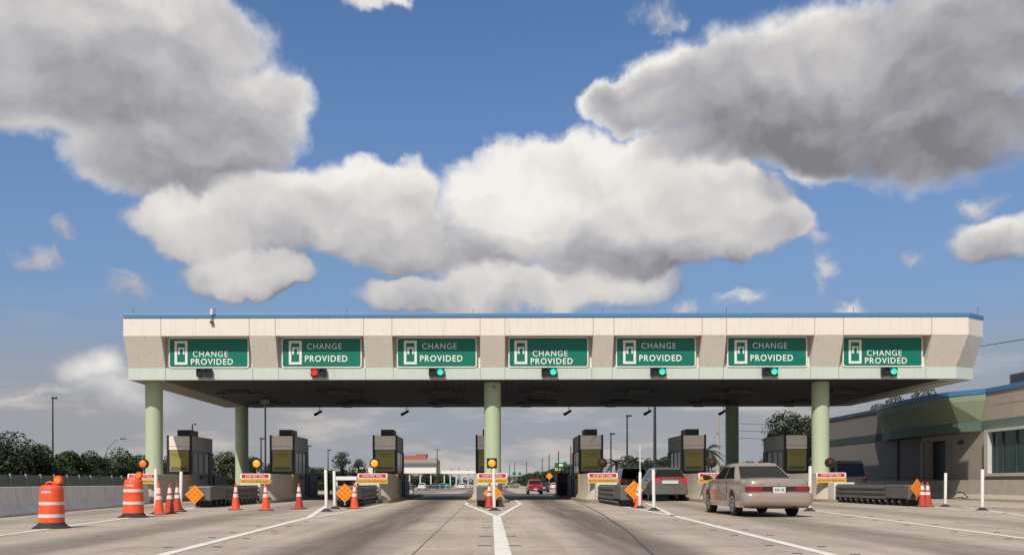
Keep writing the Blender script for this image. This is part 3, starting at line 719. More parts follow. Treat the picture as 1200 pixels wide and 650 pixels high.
# cones
def make_cone(om):
    r = thing('traffic_cone', None, 'traffic cone')
    MB().lathe([(.20, .0), (.20, .03), (.17, .045), (.145, .06), (.031, .88), (.026, .91), (.018, .915)], 28).build('cone_body', om, r, smooth=True, angle=50)
    rad = lambda z: .145 + (.031 - .145) * (z - .06) / .82 + .003
    for (a, c) in ((.62, .78), (.44, .55)): MB().lathe([(rad(a), a), (rad(c), c)], 28).build('reflective_collar', M['reflect'], r, smooth=True)
    o = MB(); p_ = [(-.2, -.2), (.2, -.2), (.2, .2), (-.2, .2)]; o.box(-.22, .22, -.22, .22, .0, .03); o.build('base', M['rubber'], r, bevel=.02)
    return r
cA, cB_ = make_cone(M['orangelite']), make_cone(M['orangedark'])
CN = [(186.4, 601.5, 0, 'left one of the three cones between the white posts'), (198.4, 600.5, 1, 'middle one of the three cones between the white posts'), (208, 598.5, 1, 'dirty cone against the right-hand white post of the left gore'),
      (276, 596.5, 0, 'cone right of the orange diamond in the closed lane'), (311.6, 597, 0, 'clean cone under the pay sign of the second island'), (350.6, 595.5, 1, 'lone dirty cone at the mouth of the closed lane beside the second booth'),
      (415.3, 595.5, 0, 'cone beside the orange diamond left of the middle lane'), (574.8, 595.2, 1, 'cone behind the white post below the middle column'), (748, 595.2, 0, 'cone with a white post in front, near the silver hatchback'),
      (1081, 594.4, 1, 'left one of the two cones beside the right crash cushion'), (1087.5, 594.2, 1, 'right one of the two cones beside the right crash cushion')]
ua = set()
for (px, py, kd, lab) in CN:
    src = (cA, cB_)[kd]
    if kd in ua: o = dup(src)
    else: o = src; ua.add(kd)
    o.location = gp(px, py); o.rotation_euler = (R(random.uniform(-1.2, 1.2)), R(random.uniform(-1.5, 1.5)), random.uniform(0, 6)); o['label'] = lab; o['group'] = 'orange traffic cones'
    if px == 574.8: o.location.y += .6; o.location.x = gp(573, 595).x
    if px > 1080: o.location.y = 34.75; o.location.x = (px - VX) * 34.75 / F
# drums
def make_drum(scale, px, py, lab, slim=1.0):
    r = thing('traffic_drum', lab, 'traffic drum', gp(px, py), 0, 'orange traffic drums')
    prof = [(.27, .03), (.27, .06), (.262, .30), (.272, .305), (.272, .315), (.25, .55), (.258, .555), (.258, .565), (.24, .80), (.235, .86), (.19, .90), (.10, .905), (.10, .89), (.02, .89)]
    prof = [(a, z * scale) for a, z in prof]
    MB().lathe(prof, 44).build('drum_body', M['orange'], r, smooth=True, angle=50)
    for (a, c, ra, rb) in ((.225, .30, .2675, .2655), (.49, .555, .2565, .2545)) if scale < 1 else ((.30, .375, .266, .275), (.60, .665, .256, .2585)):
        def rad(z):
            z = z
            for (r0, z0), (r1, z1) in zip(prof, prof[1:]):
                if z0 <= z <= z1 and z1 > z0: return r0 + (r1 - r0) * (z - z0) / (z1 - z0)
            return .26
        n_ = 5; MB().lathe([(max(rad((a + (c - a) * k / n_) * scale) + .005, ra + .003), (a + (c - a) * k / n_) * scale) for k in range(n_ + 1)], 44).build('reflective_band', M['reflect'], r, smooth=True)
    MB().lathe([(.41, 0), (.40, .02), (.33, .05), (.275, .11), (.272, .12)], 36).build('rubber_base', M['rubber'], r, smooth=True)
    b = MB(); t = [(.10 * math.cos(a) - .04, 0, scale * .895 + .07 * math.sin(a)) for a in (R(180 * k / 10) for k in range(11))]; b.tube(t, .018, 8); b.build('handle', M['orange'], r, smooth=True)
    b = MB(); random.seed(2); a = R(-118)
    for k in range(9):
        a0 = a; a1 = a + R(random.uniform(3.2, 5.0)); z0 = .735 * scale
        for s0, s1 in ((a0, a1),):
            q = .2475; b.prism([(q * math.cos(s0), q * math.sin(s0), z0), (q * math.cos(s1), q * math.sin(s1), z0), (q * math.cos(s1), q * math.sin(s1), z0 + .045), (q * math.cos(s0), q * math.sin(s0), z0 + .045)], (0, -.006, 0))
        a = a1 + R(1.4)
    b.build('stencil', M['reflect'], r)
    r.scale = (slim, slim, 1)
    lx = .15
    o = MB().lathe([(.088, -.05), (.098, -.03), (.098, .03), (.088, .05)], 28, (lx, 0, scale * .9 + .1), 'Y').build('drum_light', M['orangelite'], r, smooth=True)
    MB().lathe([(.068, -.068), (.064, -.052)], 24, (lx, 0, scale * .9 + .1), 'Y').build('light_lens', M['amber'], o, smooth=True)
    MB().box(lx - .05, lx + .05, -.04, .04, scale * .88, scale * .88 + .05).build('light_mount', M['rubber'], r)
    return r
make_drum(.98, 60.5, 617.5, 'nearer orange drum with a round warning light, at the photo\'s left edge', .93)
make_drum(1.14, 156.5, 605.0, 'further orange drum beside the three cones and white posts')

# ------------------------------------------------------------------ barriers, fence
def barrier(name, lab, pts, prof, m):
    r = MB(); secs = []
    pts = [Vector(p_) for p_ in pts]
    for i, p_ in enumerate(pts):
        d = (pts[min(i + 1, len(pts) - 1)] - pts[max(i - 1, 0)]); d.z = 0; d.normalize(); n = Vector((d.y, -d.x, 0))
        secs.append([p_ + n * u + Vector((0, 0, z)) for u, z in prof])
    r.loft(secs, closed=True); o = r.build(name, m, bevel=.015); return tag(o, lab, 'barrier')
jersey = lambda h: [(-.30, 0), (-.30, .07), (-.15, .28), (-.09, h), (.09, h), (.15, .28), (.30, .07), (.30, 0)]
def mp(px, py): q = gp(px, py); return (q.x - .3, q.y, 0)
barrier('concrete_barrier', 'long pale concrete barrier along the left shoulder behind the drums', [(-11.4, 8, 0), (-12.6, 18, 0), mp(0, 605), mp(75, 598), mp(150, 592), (-15.9, 43.5, 0)], jersey(.82), M['concrete'])
barrier('concrete_barrier', 'low stained concrete barrier in front of the building at right', [(24.3, 24, 0), (24.7, 34, 0), (25.1, 44, 0), (25.25, 56, 0), (25.3, 70, 0), (25.3, 95, 0)], jersey(1.0), M['conclight'])
barrier('median_barrier', 'low pale median barrier crossing the far road', [(-30, 118, -.6), (-10.9, 134, -.6), (-2, 196, -.6), (9, 330, -.6)], jersey(.5), M['conclight'])
fr = thing('panel_fence', 'long grey-brown panel fence with pale posts behind the left barrier', 'fence', (-44, 60, 0))
k = 0; y = 0.0
while y < 120:
    B(-.05, .05, y + .08, y + 2.82, -.3, 1.72).build('fence_panel', M['fence'], fr); B(-.0, .16, y - .09, y + .08, -.3, 1.82).build('post', M['fencepost'], fr); y += 2.9

# ------------------------------------------------------------------ building at right
XW = 26.3
bld = thing('administration_building', 'low beige and green building with blue roof edge at the right', 'building', (XW, 50, 0))
L = lambda *a: (a[0] - XW, a[1] - XW, a[2] - 50, a[3] - 50, a[4], a[5])
b = MB(); b.box(*L(XW, 42, 30, 53.85, 0, 5.58)).box(*L(XW, 42, 56.65, 57.05, 0, 5.58)).box(*L(XW, 42, 53.85, 56.65, 3.3, 5.58)).box(*L(XW + .9, 42, 53.85, 56.65, 0, 3.3)); b.build('wall', M['beige'], bld)
B(*L(XW, 42, 57.052, 72.5, 0, 5.58)).build('rear_wall', mat('shade_toned_stucco', (.24, .215, .19), .85, var=.12, bump=.3, bscale=60, streak=.2, dirt=(.12, .10, .09)), bld)  # rear stretch of the wall, canopy shade painted in as a darker colour
B(*L(XW - .06, 42.1, 62.0, 72.6, 5.582, 5.84)).build('rear_roof_edge', mat('shade_toned_cap', (.03, .06, .11), .5), bld, bevel=.02)  # darker copy of the blue cap, shade put into its colour
B(*L(XW - .06, 42.1, 29.9, 61.99, 5.582, 5.84)).build('roof_edge', M['blue'], bld, bevel=.02)
B(*L(XW - .025, XW - .002, 57.06, 72.5, 3.66, 4.15)).build('shaded_stripe', mat('shade_toned_stripe', (.05, .07, .065), .8), bld)  # same stripe carried on, darkened in colour to stand for shade
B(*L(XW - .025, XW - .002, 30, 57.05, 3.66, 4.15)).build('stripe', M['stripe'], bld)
B(*L(XW - .004, XW - .001, 30, 49, 4.9, 4.92)).build('wall_joint', M['stripe'], bld)
crv = [(26.27, 49.6), (25.22, 51.4), (25.06, 53.4), (24.98, 55.6), (24.98, 57.8), (25.15, 60), (25.6, 62), (26.27, 63.2)]
def ins(o): return [(min(x + o * (1 if 0 < i < len(crv) - 1 else 0), 26.27) - XW, y + (o * .9 if i == 0 else (-o * .9 if i == len(crv) - 1 else 0)) - 50) for i, (x, y) in enumerate(crv)]
def ringz(o, z, i0=.0): return [(x, y, z) for x, y in ins(o)]
MB().loft([ringz(0, 5.24), ringz(0, 5.577)], closed=True).build('entrance_canopy_band', M['green_mass'], bld)
MB().loft([ringz(.5, 4.152), ringz(0, 5.238)], closed=True).build('entrance_canopy', M['green_mass'], bld)
MB().loft([ringz(.5, 3.62), ringz(.5, 4.15)], closed=True).build('entrance_canopy_base', M['stripe'], bld)
MB().loft([ringz(-.05, 5.579), ringz(-.05, 5.838)], closed=True).build('entrance_roof_edge', M['blue'], bld)
B(*L(XW + .5, XW + .54, 53.86, 56.64, 0, 3.29)).build('door', M['dgrey'], bld)
for (a, c) in ((53.4, 53.84), (56.66, 57.0)): B(*L(XW - .12, XW - .003, a, c, 0, 3.3)).build('door_jamb', mat('grey_jamb', (.30, .29, .27), .6), bld)
wf = MB(); wf.box(*L(XW - .30, XW - .003, 40.0, 49.3, 1.20, 1.36)); wf.box(*L(XW - .30, XW - .003, 40.0, 49.3, 3.50, 3.64)); wf.box(*L(XW - .30, XW - .003, 48.95, 49.3, 1.362, 3.498))
w_ = wf.build('window', M['dullwhite'], bld)
B(*L(XW - .05, XW - .004, 40, 48.94, 1.365, 3.495)).build('pane', M['wglass'], w_)
for yy in (48.75, 47.85, 46.6, 45.35, 44.1, 42.8): B(*L(XW - .12, XW - .052, yy, yy + .07, 1.365, 3.495)).build('mullion', M['dgrey'], w_)
u = MB(); u.box(*L(29.5, 31.6, 51.0, 53.2, 5.93, 7.0)); 
for yy in (32.5, 37.5, 42.5, 47.2): B(*L(XW - .003, XW - .0005, yy, yy + .02, 4.16, 5.57)).build('wall_joint', M['stripe'], bld)
wl = MB().box(*L(XW - .22, XW - .004, 52.0, 52.3, 3.0, 3.2)); wl.build('wall_lamp', M['dgrey'], bld, bevel=.02)
B(*L(XW - .10, XW - .03, 60.2, 60.32, .3, 5.5)).build('downpipe', M['dgrey'], bld)
ru = u.build('roof_unit', mat('unit_grey', (.2, .17, .17), .6), bld, bevel=.03)
B(*L(29.49, 29.499, 51.2, 53.0, 6.1, 6.9)).build('grille', M['dgrey'], ru)
hs = thing('rubber_hose', 'dark bent hose lying over the base of the right barrier', 'hose', (24.8, 49.4, 0)); MB().tube([(0, -.8, .1), (0, -.3, .35), (0, .3, .38), (0, .7, .15), (.0, .8, .02)], .025, 8).build('hose', M['black'], hs)

# ------------------------------------------------------------------ vehicles
def lerp_tab(tab, y):
    for (a, va), (b2, vb) in zip(tab, tab[1:]):
        if y <= b2: t = (y - a) / (b2 - a) if b2 > a else 0; t = max(0, t); return va + (vb - va) * t
    return tab[-1][1]
def make_car(lab, cat, name, paint, loc, L_=5.3, W_=1.92, rear_axle=1.3, wb=2.9, wr=.325, ground=.2, belt=.98, roof=1.45, deck=None, gh=None, ghw=(.80, .62), rear=(.03, .10), rz=0, tails='band', group=None, box_bed=False):
    """Car with its tail at local y=0, nose at y=L_."""
    r = thing(name, lab, cat, loc, rz, group)
    hw = W_ / 2
    deck = deck or [(0, .90), (.10, .97), (1.1, 1.0), (3.9, .98), (4.6, .90), (5.15, .78), (L_, .62)]
    width = [(0, .80), (.05, .875), (.16, .94), (.5, .985), (1.2, 1.0), (L_ - 1.2, 1.0), (L_ - .5, .965), (L_ - .12, .88), (L_, .72)]
    ax = (rear_axle, rear_axle + wb); ar = wr + .075
    ys = sorted(set([0, .02, .05, .1, .16, .25, .35, .5] + [round(.5 + .06 * k, 3) for k in range(int((L_ - 1) / .06))] + [L_ - .5, L_ - .3, L_ - .15, L_ - .06, L_]))
    secs = []
    for y in ys:
        w = hw * lerp_tab(width, y); bz = ground + (.12 * max(0, 1 - y / .25) + .08 * max(0, 1 - (L_ - y) / .3))
        for a in ax:
            if abs(y - a) < ar: bz = max(bz, wr + math.sqrt(ar * ar - (y - a) ** 2))
        dk = lerp_tab(deck, y); mid = .60 * belt
        bz = min(bz, dk - .12); z1 = max(bz + .02, ground + .13); z2 = max(z1 + .02, mid); z3 = max(z2 + .02, belt - .06 if dk > belt - .05 else dk - .06)
        z3 = min(z3, dk - .015)
        half = [(0, bz), (w - .10, bz), (w - .012, bz + .01), (w - .004, z1), (w, z2), (w - .035, (z2 + z3) / 2 + .04), (w - .06, z3), (w - .11, dk - .006), (w * .55, dk + .026), (0, dk + .036)]
        secs.append([(x, y, z) for x, z in half] + [(-x, y, z) for x, z in half[::-1][1:-1]])
    body = MB().loft(secs, closed=True).build('body', paint, r, smooth=True, angle=38)
    # greenhouse
    gh = gh or (1.18, 2.0, 3.25, 4.05)       # rear glass base, roof rear, roof front, windscreen base
    zb = belt - .02; wb_, wt = ghw
    def gsec(y, t):                            # half section of the greenhouse at fraction t of its height
        return
    Bq = {'RL': (-wb_, gh[0], zb), 'RR': (wb_, gh[0], zb), 'FL': (-wb_, gh[3], zb), 'FR': (wb_, gh[3], zb), 'rl': (-wt, gh[1], roof - .08), 'rr': (wt, gh[1], roof - .08), 'fl': (-wt, gh[2], roof - .08), 'fr': (wt, gh[2], roof - .08)}
    V = {k_: Vector(v_) for k_, v_ in Bq.items()}
    rings = []
    def rr_ring(x0, y0, y1, z, rad, n=5):
        pts = []
        for cx, cy, a0 in ((x0 - rad, y1 - rad, 0), (-x0 + rad, y1 - rad, 90), (-x0 + rad, y0 + rad, 180), (x0 - rad, y0 + rad, 270)):
            for k_ in range(n + 1): a = R(a0 + 90 * k_ / n); pts.append((cx + rad * math.cos(a), cy + rad * math.sin(a), z))
        return pts
    H_ = roof - .08 - zb
    for t in (0, .35, .7, 1.0):
        f = t; rings.append(rr_ring(wb_ + (wt - wb_) * (f * .85 + .15 * f * f), gh[0] + (gh[1] - gh[0]) * f, gh[3] + (gh[2] - gh[3]) * f, zb + H_ * t, .10))
    rings.append(rr_ring(wt - .05, gh[1] + .07, gh[2] - .07, roof - .02, .08)); rings.append(rr_ring(wt - .2, gh[1] + .25, gh[2] - .3, roof, .06))
    MB().loft(rings, closed=True).build('cabin', paint, r, smooth=True, angle=45)
    def patch(nm, a, b2, c, d, u0, u1, v0, v1, off, m, n=6):
        # a,b bottom corners; d,c top corners
        nrm = (b2 - a).cross(d - a).normalized(); cen = (a + b2 + c + d) / 4 - Vector((0, (gh[0] + gh[3]) / 2, 1))
        if nrm.dot(cen) < 0: nrm = -nrm
        bb = MB(); g_ = []
        for i in range(n + 1):
            row = []
            for j in range(n + 1):
                u = u0 + (u1 - u0) * i / n; v = v0 + (v1 - v0) * j / n
                q = (a * (1 - u) + b2 * u) * (1 - v) + (d * (1 - u) + c * u) * v + nrm * off; row.append(bb.b.verts.new(q))
            g_.append(row)
        for i in range(n):
            for j in range(n): bb.b.faces.new((g_[i][j], g_[i + 1][j], g_[i + 1][j + 1], g_[i][j + 1]))
        return bb.build(nm, m, r)
    patch('rear_window', V['RL'], V['RR'], V['rr'], V['rl'], .045, .955, .09, .93, .006, M['glass'])
    patch('windscreen', V['FL'], V['FR'], V['fr'], V['fl'], .05, .95, .05, .93, .006, M['glass'])
    for sx, a, b2, c, d in ((-1, 'RL', 'FL', 'fl', 'rl'), (1, 'RR', 'FR', 'fr', 'rr')):
        for (u0, u1) in ((.13, .46), (.50, .90)) if tails != 'van' else ((.05, .3), (.33, .6), (.63, .92)):
            patch('side_window', V[a], V[b2], V[c], V[d], u0, u1, .10, .90, .012, M['glass'], 4)
        # mirror
        MB().tube([(sx * (hw - .06), gh[3] - .45, belt + .03), (sx * (hw + .08), gh[3] - .47, belt + .05)], .03, 6).tube([(sx * (hw + .04), gh[3] - .44, belt + .06), (sx * (hw + .20), gh[3] - .5, belt + .06)], [.07, .085], 10).build('mirror', M['black'], r, smooth=True)
        B(*((hw - .004, hw + .012) if sx > 0 else (-hw - .012, -hw + .004)), rear_axle + ar + .1, rear_axle + wb - ar - .1, ground + .22, ground + .27).build('trim_strip', paint if tails == 'band' else M['dgrey'], r)
    for y in ax:
        for sx in (-1, 1):
            xo = sx * (hw - .035); xi = sx * (hw - .26)
            w = MB(); prof = [(wr * .62, 0), (wr * .9, 0), (wr * .985, .02), (wr, .06), (wr, .165), (wr * .985, .205), (wr * .9, .225), (wr * .62, .225)]
            w.lathe([(a, xo - sx * c if True else 0) for a, c in prof], 32, (0, y, wr), 'X'); wh = w.build('wheel', M['tyre'], r, smooth=True)
            rm = MB(); rm.lathe([(wr * .68, xo + sx * .001), (wr * .64, xo + sx * .012), (wr * .58, xo + sx * .006), (wr * .2, xo + sx * .008), (wr * .12, xo + sx * .02), (wr * .02, xo + sx * .02)], 28, (0, y, wr), 'X'); rm.build('rim', M['rim'], wh, smooth=True)
            sp_ = MB()
            for k_ in range(7):
                a = 2 * math.pi * k_ / 7 + .2; p1 = Vector((xo - sx * .03, y + wr * .42 * math.cos(a), wr + wr * .42 * math.sin(a))); sp_.lathe([(wr * .1, xo + sx * .004), (wr * .1, xo + sx * .012)], 10, (0, p1.y, p1.z), 'X')
            sp_.build('rim_hole', M['black'], wh)
    B(-hw + .3, hw - .3, .4, L_ - .4, ground - .02, ground + .1).build('underbody', M['black'], r)
    MB().tube([(hw - .45, .1, ground + .04), (hw - .45, .9, ground + .04)], .035, 8).build('exhaust', M['dgrey'], r)
    return r
def rear_curve(hw, z0, z1, x0, x1, off, m, nm, r, n=14, depth=None, wtab=((0, .80), (.05, .875), (.16, .94), (.5, .985))):
    """Curved strip that follows the rounded tail of a car between x0 and x1 (fractions of the outline)."""
    pts = [(0 * hw, 0.0), (.80 * hw, 0), (.875 * hw, .05), (.94 * hw, .16), (.985 * hw, .5)]
    def at(s_):
        sg = -1 if s_ < 0 else 1; a = abs(s_) * 4.0
        if a <= 1: x, y = .80 * hw * a, 0
        else:
            i = min(int(a), 3); t = a - i; x = pts[i][0] + (pts[i + 1][0] - pts[i][0]) * t; y = pts[i][1] + (pts[i + 1][1] - pts[i][1]) * t
        return sg * x, y
    def nrm(s_):
        e = .01; (xa, ya), (xb, yb) = at(s_ - e), at(s_ + e); d = Vector((xb - xa, yb - ya, 0)).normalized(); return Vector((d.y, -d.x, 0))
    b = MB(); secs = []
    for k_ in range(n + 1):
        s_ = x0 + (x1 - x0) * k_ / n; x, y = at(s_); q = nrm(s_); o_ = off
        secs.append([(x - q.x * .03, y - q.y * .03, z0), (x + q.x * o_, y + q.y * o_, z0 + .006), (x + q.x * o_, y + q.y * o_, z1 - .006), (x - q.x * .03, y - q.y * .03, z1)])
    b.loft(secs, closed=True); return b.build(nm, m, r, smooth=True, angle=40, bevel=.0)

# champagne sedan
SX = 7.55
sed = make_car('champagne four-door sedan driving away in the lane right of the silver hatchback', 'car', 'sedan_car', M['champagne'], (SX, 24.45, 0), rear_axle=1.33, wb=2.82, roof=1.47, belt=1.0, W_=1.82, deck=[(0, .90), (.03, .95), (.12, .985), (1.1, 1.02), (3.95, .99), (4.6, .92), (5.1, .80), (5.3, .62)], gh=(1.12, 1.95, 3.25, 4.1), ghw=(.765, .585), ground=.24)
hw = .91
rear_curve(hw, .672, .812, -.50, .50, .012, M['tailband'], 'tail_band', sed)
for s_ in (-1, 1):
    rear_curve(hw, .676, .808, s_ * .15, s_ * .66, .022, M['tail'], 'tail_light', sed)
    rear_curve(hw, .62, .655, s_ * .0, s_ * .9, .012, M['champagne'], 'bumper_lip', sed)
bp = MB()
prof = [(.0, .30), (.055, .34), (.075, .42), (.08, .56), (.055, .62), (.0, .645)]
secs = []
for k_ in range(33):
    s_ = -.96 + 1.92 * k_ / 32; a = abs(s_) * 4; sg = -1 if s_ < 0 else 1
    pts = [(0, 0), (.80, 0), (.90, .05), (.955, .16), (.99, .5)]
    i = min(int(a), 3); t = a - i; x = (pts[i][0] + (pts[i + 1][0] - pts[i][0]) * t) * hw; y = pts[i][1] + (pts[i + 1][1] - pts[i][1]) * t; x *= sg
    nx, ny = (0, -1) if a < .9 else (sg * min(1, (a - .9) * .7), -max(.1, 1 - (a - .9) * .6)); ln = math.hypot(nx, ny)
    f = 1.0 if a < 3 else max(0.15, 1 - (a - 3) * .9)
    secs.append([(x + nx / ln * p_[0] * f, y + ny / ln * p_[0] * f, p_[1]) for p_ in prof])
bp.loft(secs, cap=False); o = bp.build('rear_bumper', M['champagne'], sed, smooth=True, angle=60)
plate(.33, .17, .015, -.045, -.026, z=.715).build('licence_plate', M['plate'], sed)
b = MB(); random.seed(9)
for k_ in range(6):
    if k_ == 3: continue
    x = -.115 + k_ * .042; b.box(x, x + .026, -.048, -.0455, .69, .745)
b.build('plate_marks', mat('plate_green', (.06, .12, .08), .6), sed)
plate(.38, .21, .02, -.026, -.0125, z=.715).build('plate_recess', M['tailband'], sed)
B(-.03, .03, -.015, .01, .855, .88).build('trunk_lock', M['chrome'], sed)
for a in (-.45, .6): B(a - .07, a + .07, -.008, .012, .862, .876).build('badge', M['chrome'], sed)
# door seams, handles and the orange decal on the front door
for sx in (-1, 1):
    b = MB()
    for y in (1.78, 2.75, 3.86): b.box(*((.903, .9135) if sx > 0 else (-.9135, -.903)), y, y + .012, .42, .93)
    b.build('door_seam', M['black'], sed)
    for y in (1.95, 2.92): B(*((.89, .93) if sx > 0 else (-.93, -.89)), y, y + .16, .80, .825).build('door_handle', M['champagne'], sed)
    rear_curve
B(-.9155, -.911, 3.05, 3.62, .60, .70).build('door_decal', mat('orange_decal', (.75, .16, .05), .5), sed)

def hatch(r, hw_, zt, zb, zp, wd, bright=True, plate_z=.80, pw=.5):
    for s_ in (-1, 1): rear_curve(hw_, zb, zt, s_ * .195, s_ * .55, .016, M['tailbright'] if bright else M['tail'], 'tail_light', r, n=8)
    rear_curve(hw_, .34, .58, -.9, .9, .05, wd, 'rear_bumper', r)
    plate(pw, .16, .02, -.045, -.014, z=plate_z).build('licence_plate', M['plate'], r)
suvdeck = lambda z, L_: [(0, z - .06), (.06, z - .01), (.6, z), (L_ - 1.3, z - .02), (L_ - .6, z - .12), (L_ - .1, z - .28), (L_, z - .4)]
h1 = make_car('silver hatchback with bright red tail lights waiting at the booth', 'car', 'hatchback_car', M['silver'], (8.80, 45.6, 0), L_=4.6, W_=1.86, rear_axle=.95, wb=2.7, belt=1.12, roof=1.66, deck=suvdeck(1.14, 4.6), gh=(.10, .48, 2.7, 3.5), ghw=(.80, .62), tails='suv', ground=.3, wr=.35)
hatch(h1, .93, 1.24 - .1, .86, .8, M['silver'], plate_z=.93, pw=.78)
rear_curve(.93, 1.13, 1.18, -.19, .19, .02, M['tailbright'], 'high_brake_lamp', h1, n=6)
h2 = make_car('dark-windowed grey SUV ahead of the silver hatchback', 'car', 'suv_car', M['greysuv'], (8.95, 57.5, 0), L_=4.7, W_=1.9, rear_axle=.95, wb=2.75, belt=1.12, roof=1.80, deck=suvdeck(1.14, 4.7), gh=(.06, .35, 3.0, 3.7), ghw=(.84, .70), tails='suv', ground=.3, wr=.36)
hatch(h2, .95, 1.3 - .16, .86, .8, M['greysuv'])
h3 = make_car('pale minivan in the shade beside the right building', 'van', 'minivan', M['vanpaint'], (19.95, 51.6, 0), L_=4.9, W_=1.9, rear_axle=1.0, wb=2.9, belt=1.15, roof=2.10, deck=suvdeck(1.16, 4.9), gh=(.05, .26, 3.3, 4.3), ghw=(.87, .74), tails='van', ground=.3, wr=.36)
hatch(h3, .95, 1.14, .9, .8, M['vanpaint'], bright=False)
# pickup
pk = make_car('red pickup truck driving away down the middle lane', 'pickup truck', 'pickup_truck', M['redcar'], (5.45, 110, gz(110)), L_=5.3, W_=1.86, rear_axle=1.2, wb=3.1, belt=1.15, roof=1.78, deck=[(0, 1.08), (1.5, 1.12), (3.9, 1.12), (4.6, 1.06), (5.2, .9), (5.3, .7)], gh=(1.9, 2.1, 3.0, 3.7), ghw=(.80, .68), tails='suv', ground=.42, wr=.38)
for s_ in (-1, 1): rear_curve(.93, .72, 1.0, s_ * .17, s_ * .28, .016, M['tail'], 'tail_light', pk, n=4)
rear_curve(.93, .46, .64, -.5, .5, .06, M['dgrey'], 'rear_bumper', pk); plate(.4, .16, .02, -.075, -.065, z=.62).build('licence_plate', M['plate'], pk)
# far traffic
FC = [('white sedan far beyond the booths left of the middle column', 'whitecar', 494, 205, 0), ('dark car far beyond, beside the teal one', 'darkcar', 521, 215, 90), ('teal car far beyond the median barrier', 'tealcar', 530, 232, 90), ('white car far beyond with red tail lamps', 'whitecar', 540.5, 222, 0),
      ('dark car passing the far white roof', 'darkcar', 487, 240, 90), ('white van-like car far away just right of the red pickup', 'whitecar', 650, 210, 0), ('dark car close behind the red pickup', 'darkcar', 637.5, 145, 0), ('silver car far away below the small green road sign', 'silver', 608, 250, 90), ('pale car far away right of the middle column', 'vanpaint', 598, 245, 90)]
fc0 = {}
for lab, pm_, px, Y, rz in FC:
    loc = ((px - VX) * Y / F, Y, gz(Y))
    if pm_ in fc0: o = dup(fc0[pm_], loc, R(rz), lab)
    else:
        o = make_car(lab, 'car', 'distant_car', M[pm_], loc, L_=4.7, W_=1.8, rear_axle=1.0, wb=2.7, roof=1.45, deck=[(0, .88), (.1, .96), (1.0, 1.0), (3.5, .97), (4.3, .85), (4.7, .6)], gh=(.9, 1.6, 2.8, 3.6), rz=R(rz)); hatch(o, .9, .92, .78, .8, M[pm_], bright=True, plate_z=.7, pw=.4); fc0[pm_] = o
    o['group'] = 'cars far beyond the plaza'
# cars just out of the left lane: far background right of booth 5
# ------------------------------------------------------------------ poles, far structures
def light_pole(px, top, Y, lab, kind='shoebox', r0=.09, z0=None):
    x = (px - VX) * Y / F; H = EYE + (VY - top) * Y / F; g0 = gz(Y) if z0 is None else z0
    r = thing('light_pole', lab, 'light pole', (x, Y, g0), 0, 'light poles around the plaza'); H -= g0
    if kind == 'cobra':
        MB().tube([(0, 0, 0), (0, 0, H - 1.9), (.25, 0, H - 1.2), (1.3, 0, H - .1), (1.9, 0, H)], [.11, .08, .06, .05, .045], 8).build('pole', M['steel'], r, smooth=True)
        B(1.8, 2.5, -.12, .12, H - .08, H + .06).build('lamp_head', M['dgrey'], r, bevel=.03)
    else:
        MB().tube([(0, 0, 0), (0, 0, H - .1)], [r0 * 1.3, r0 * .8], 8).build('pole', M['pole'], r, smooth=True)
        if kind == 'shoebox': B(-.12, .45, -.16, .16, H - .2, H).build('lamp_head', M['dgrey'], r, bevel=.03)
        elif kind == 'double': B(-.6, .6, -.14, .14, H - .12, H).build('lamp_head', M['dgrey'], r, bevel=.03)
    return r
light_pole(62, 464, 100, 'tall dark light pole above the trees at the far left')
light_pole(124, 513, 118, 'curved-arm street light rising over the trees at left', 'cobra')
light_pole(306, 512, 105, 'short light pole seen just left of the second booth')
light_pole(361, 521, 130, 'light pole just right of the second booth'); light_pole(384.5, 526, 150, 'light pole left of the airy tree')
light_pole(512.5, 526, 190, 'double-headed light pole beside the far brick-topped building', 'double')
light_pole(735, 486, 95, 'dark light pole between the two palm clumps right of centre'); light_pole(767.5, 470, 80, 'thick tall light pole left of the sixth booth', r0=.13)
light_pole(716, 507, 110, 'thin light pole close to the chevron booth')
for i, (px, top, Y) in enumerate(((597, 544, 393), (603, 543, 375), (617, 541, 344), (635.5, 537, 295), (643.5, 533, 258), (654.5, 528, 223), (669, 522, 192), (538, 547, 420), (529, 548, 440), (549, 549, 430))):
    light_pole(px, top, Y, f'{(ordn + ["eighth", "ninth", "tenth"])[i]} distant lamp pole counted along the far road, rightwards from the middle column' if i < 7 else f'{["first", "second", "third"][i - 7]} distant lamp pole over the far white roof', 'none' if i > 4 else 'shoebox', r0=.14)
o = thing('steel_mast', 'thin pale steel mast rising to the soffit left of the second booth', 'mast', ((311 - VX) * 55 / F, 55, 0)); MB().tube([(0, 0, 0), (0, 0, 5.55)], .05, 10).build('mast', M['steel'], o); B(-.25, .25, -.15, .15, 5.55, 5.8).build('mast_head', M['steel'], o, bevel=.03)
up = thing('utility_pole', 'pale concrete utility pole with short crossarms left of the dark rear column', 'utility pole', ((841 - VX) * 130 / F, 130, gz(130)))
MB().tube([(0, 0, 0), (0, 0, 10.9)], [.30, .2], 10).build('pole', M['wood'], up)
for z in (10.0, 9.0, 8.0): B(0, .9, -.05, .05, z, z + .1).build('crossarm', M['wood'], up)
pw = MB(); x0 = (841 - VX) * 130 / F
for z, z2 in ((9.6, 9.2), (8.6, 8.2), (7.6, 7.0)): pw.tube([(x0 + .9, 130, z - .5), (x0 + 15, 131, z - 1.0), (x0 + 40, 132, z2 - .5), (x0 + 90, 134, z2 + 1)], .03, 5)
tag(pw.build('power_line', M['pole']), 'thin overhead wires running right from the concrete utility pole', 'power line')
pw = MB(); pw.tube([(20, 130, 13.7), (45, 115, 15.0), (72, 100, 18.5), (100, 90, 23)], .05, 5); tag(pw.build('power_line', M['pole']), 'overhead wire crossing the sky above the right building', 'power line')
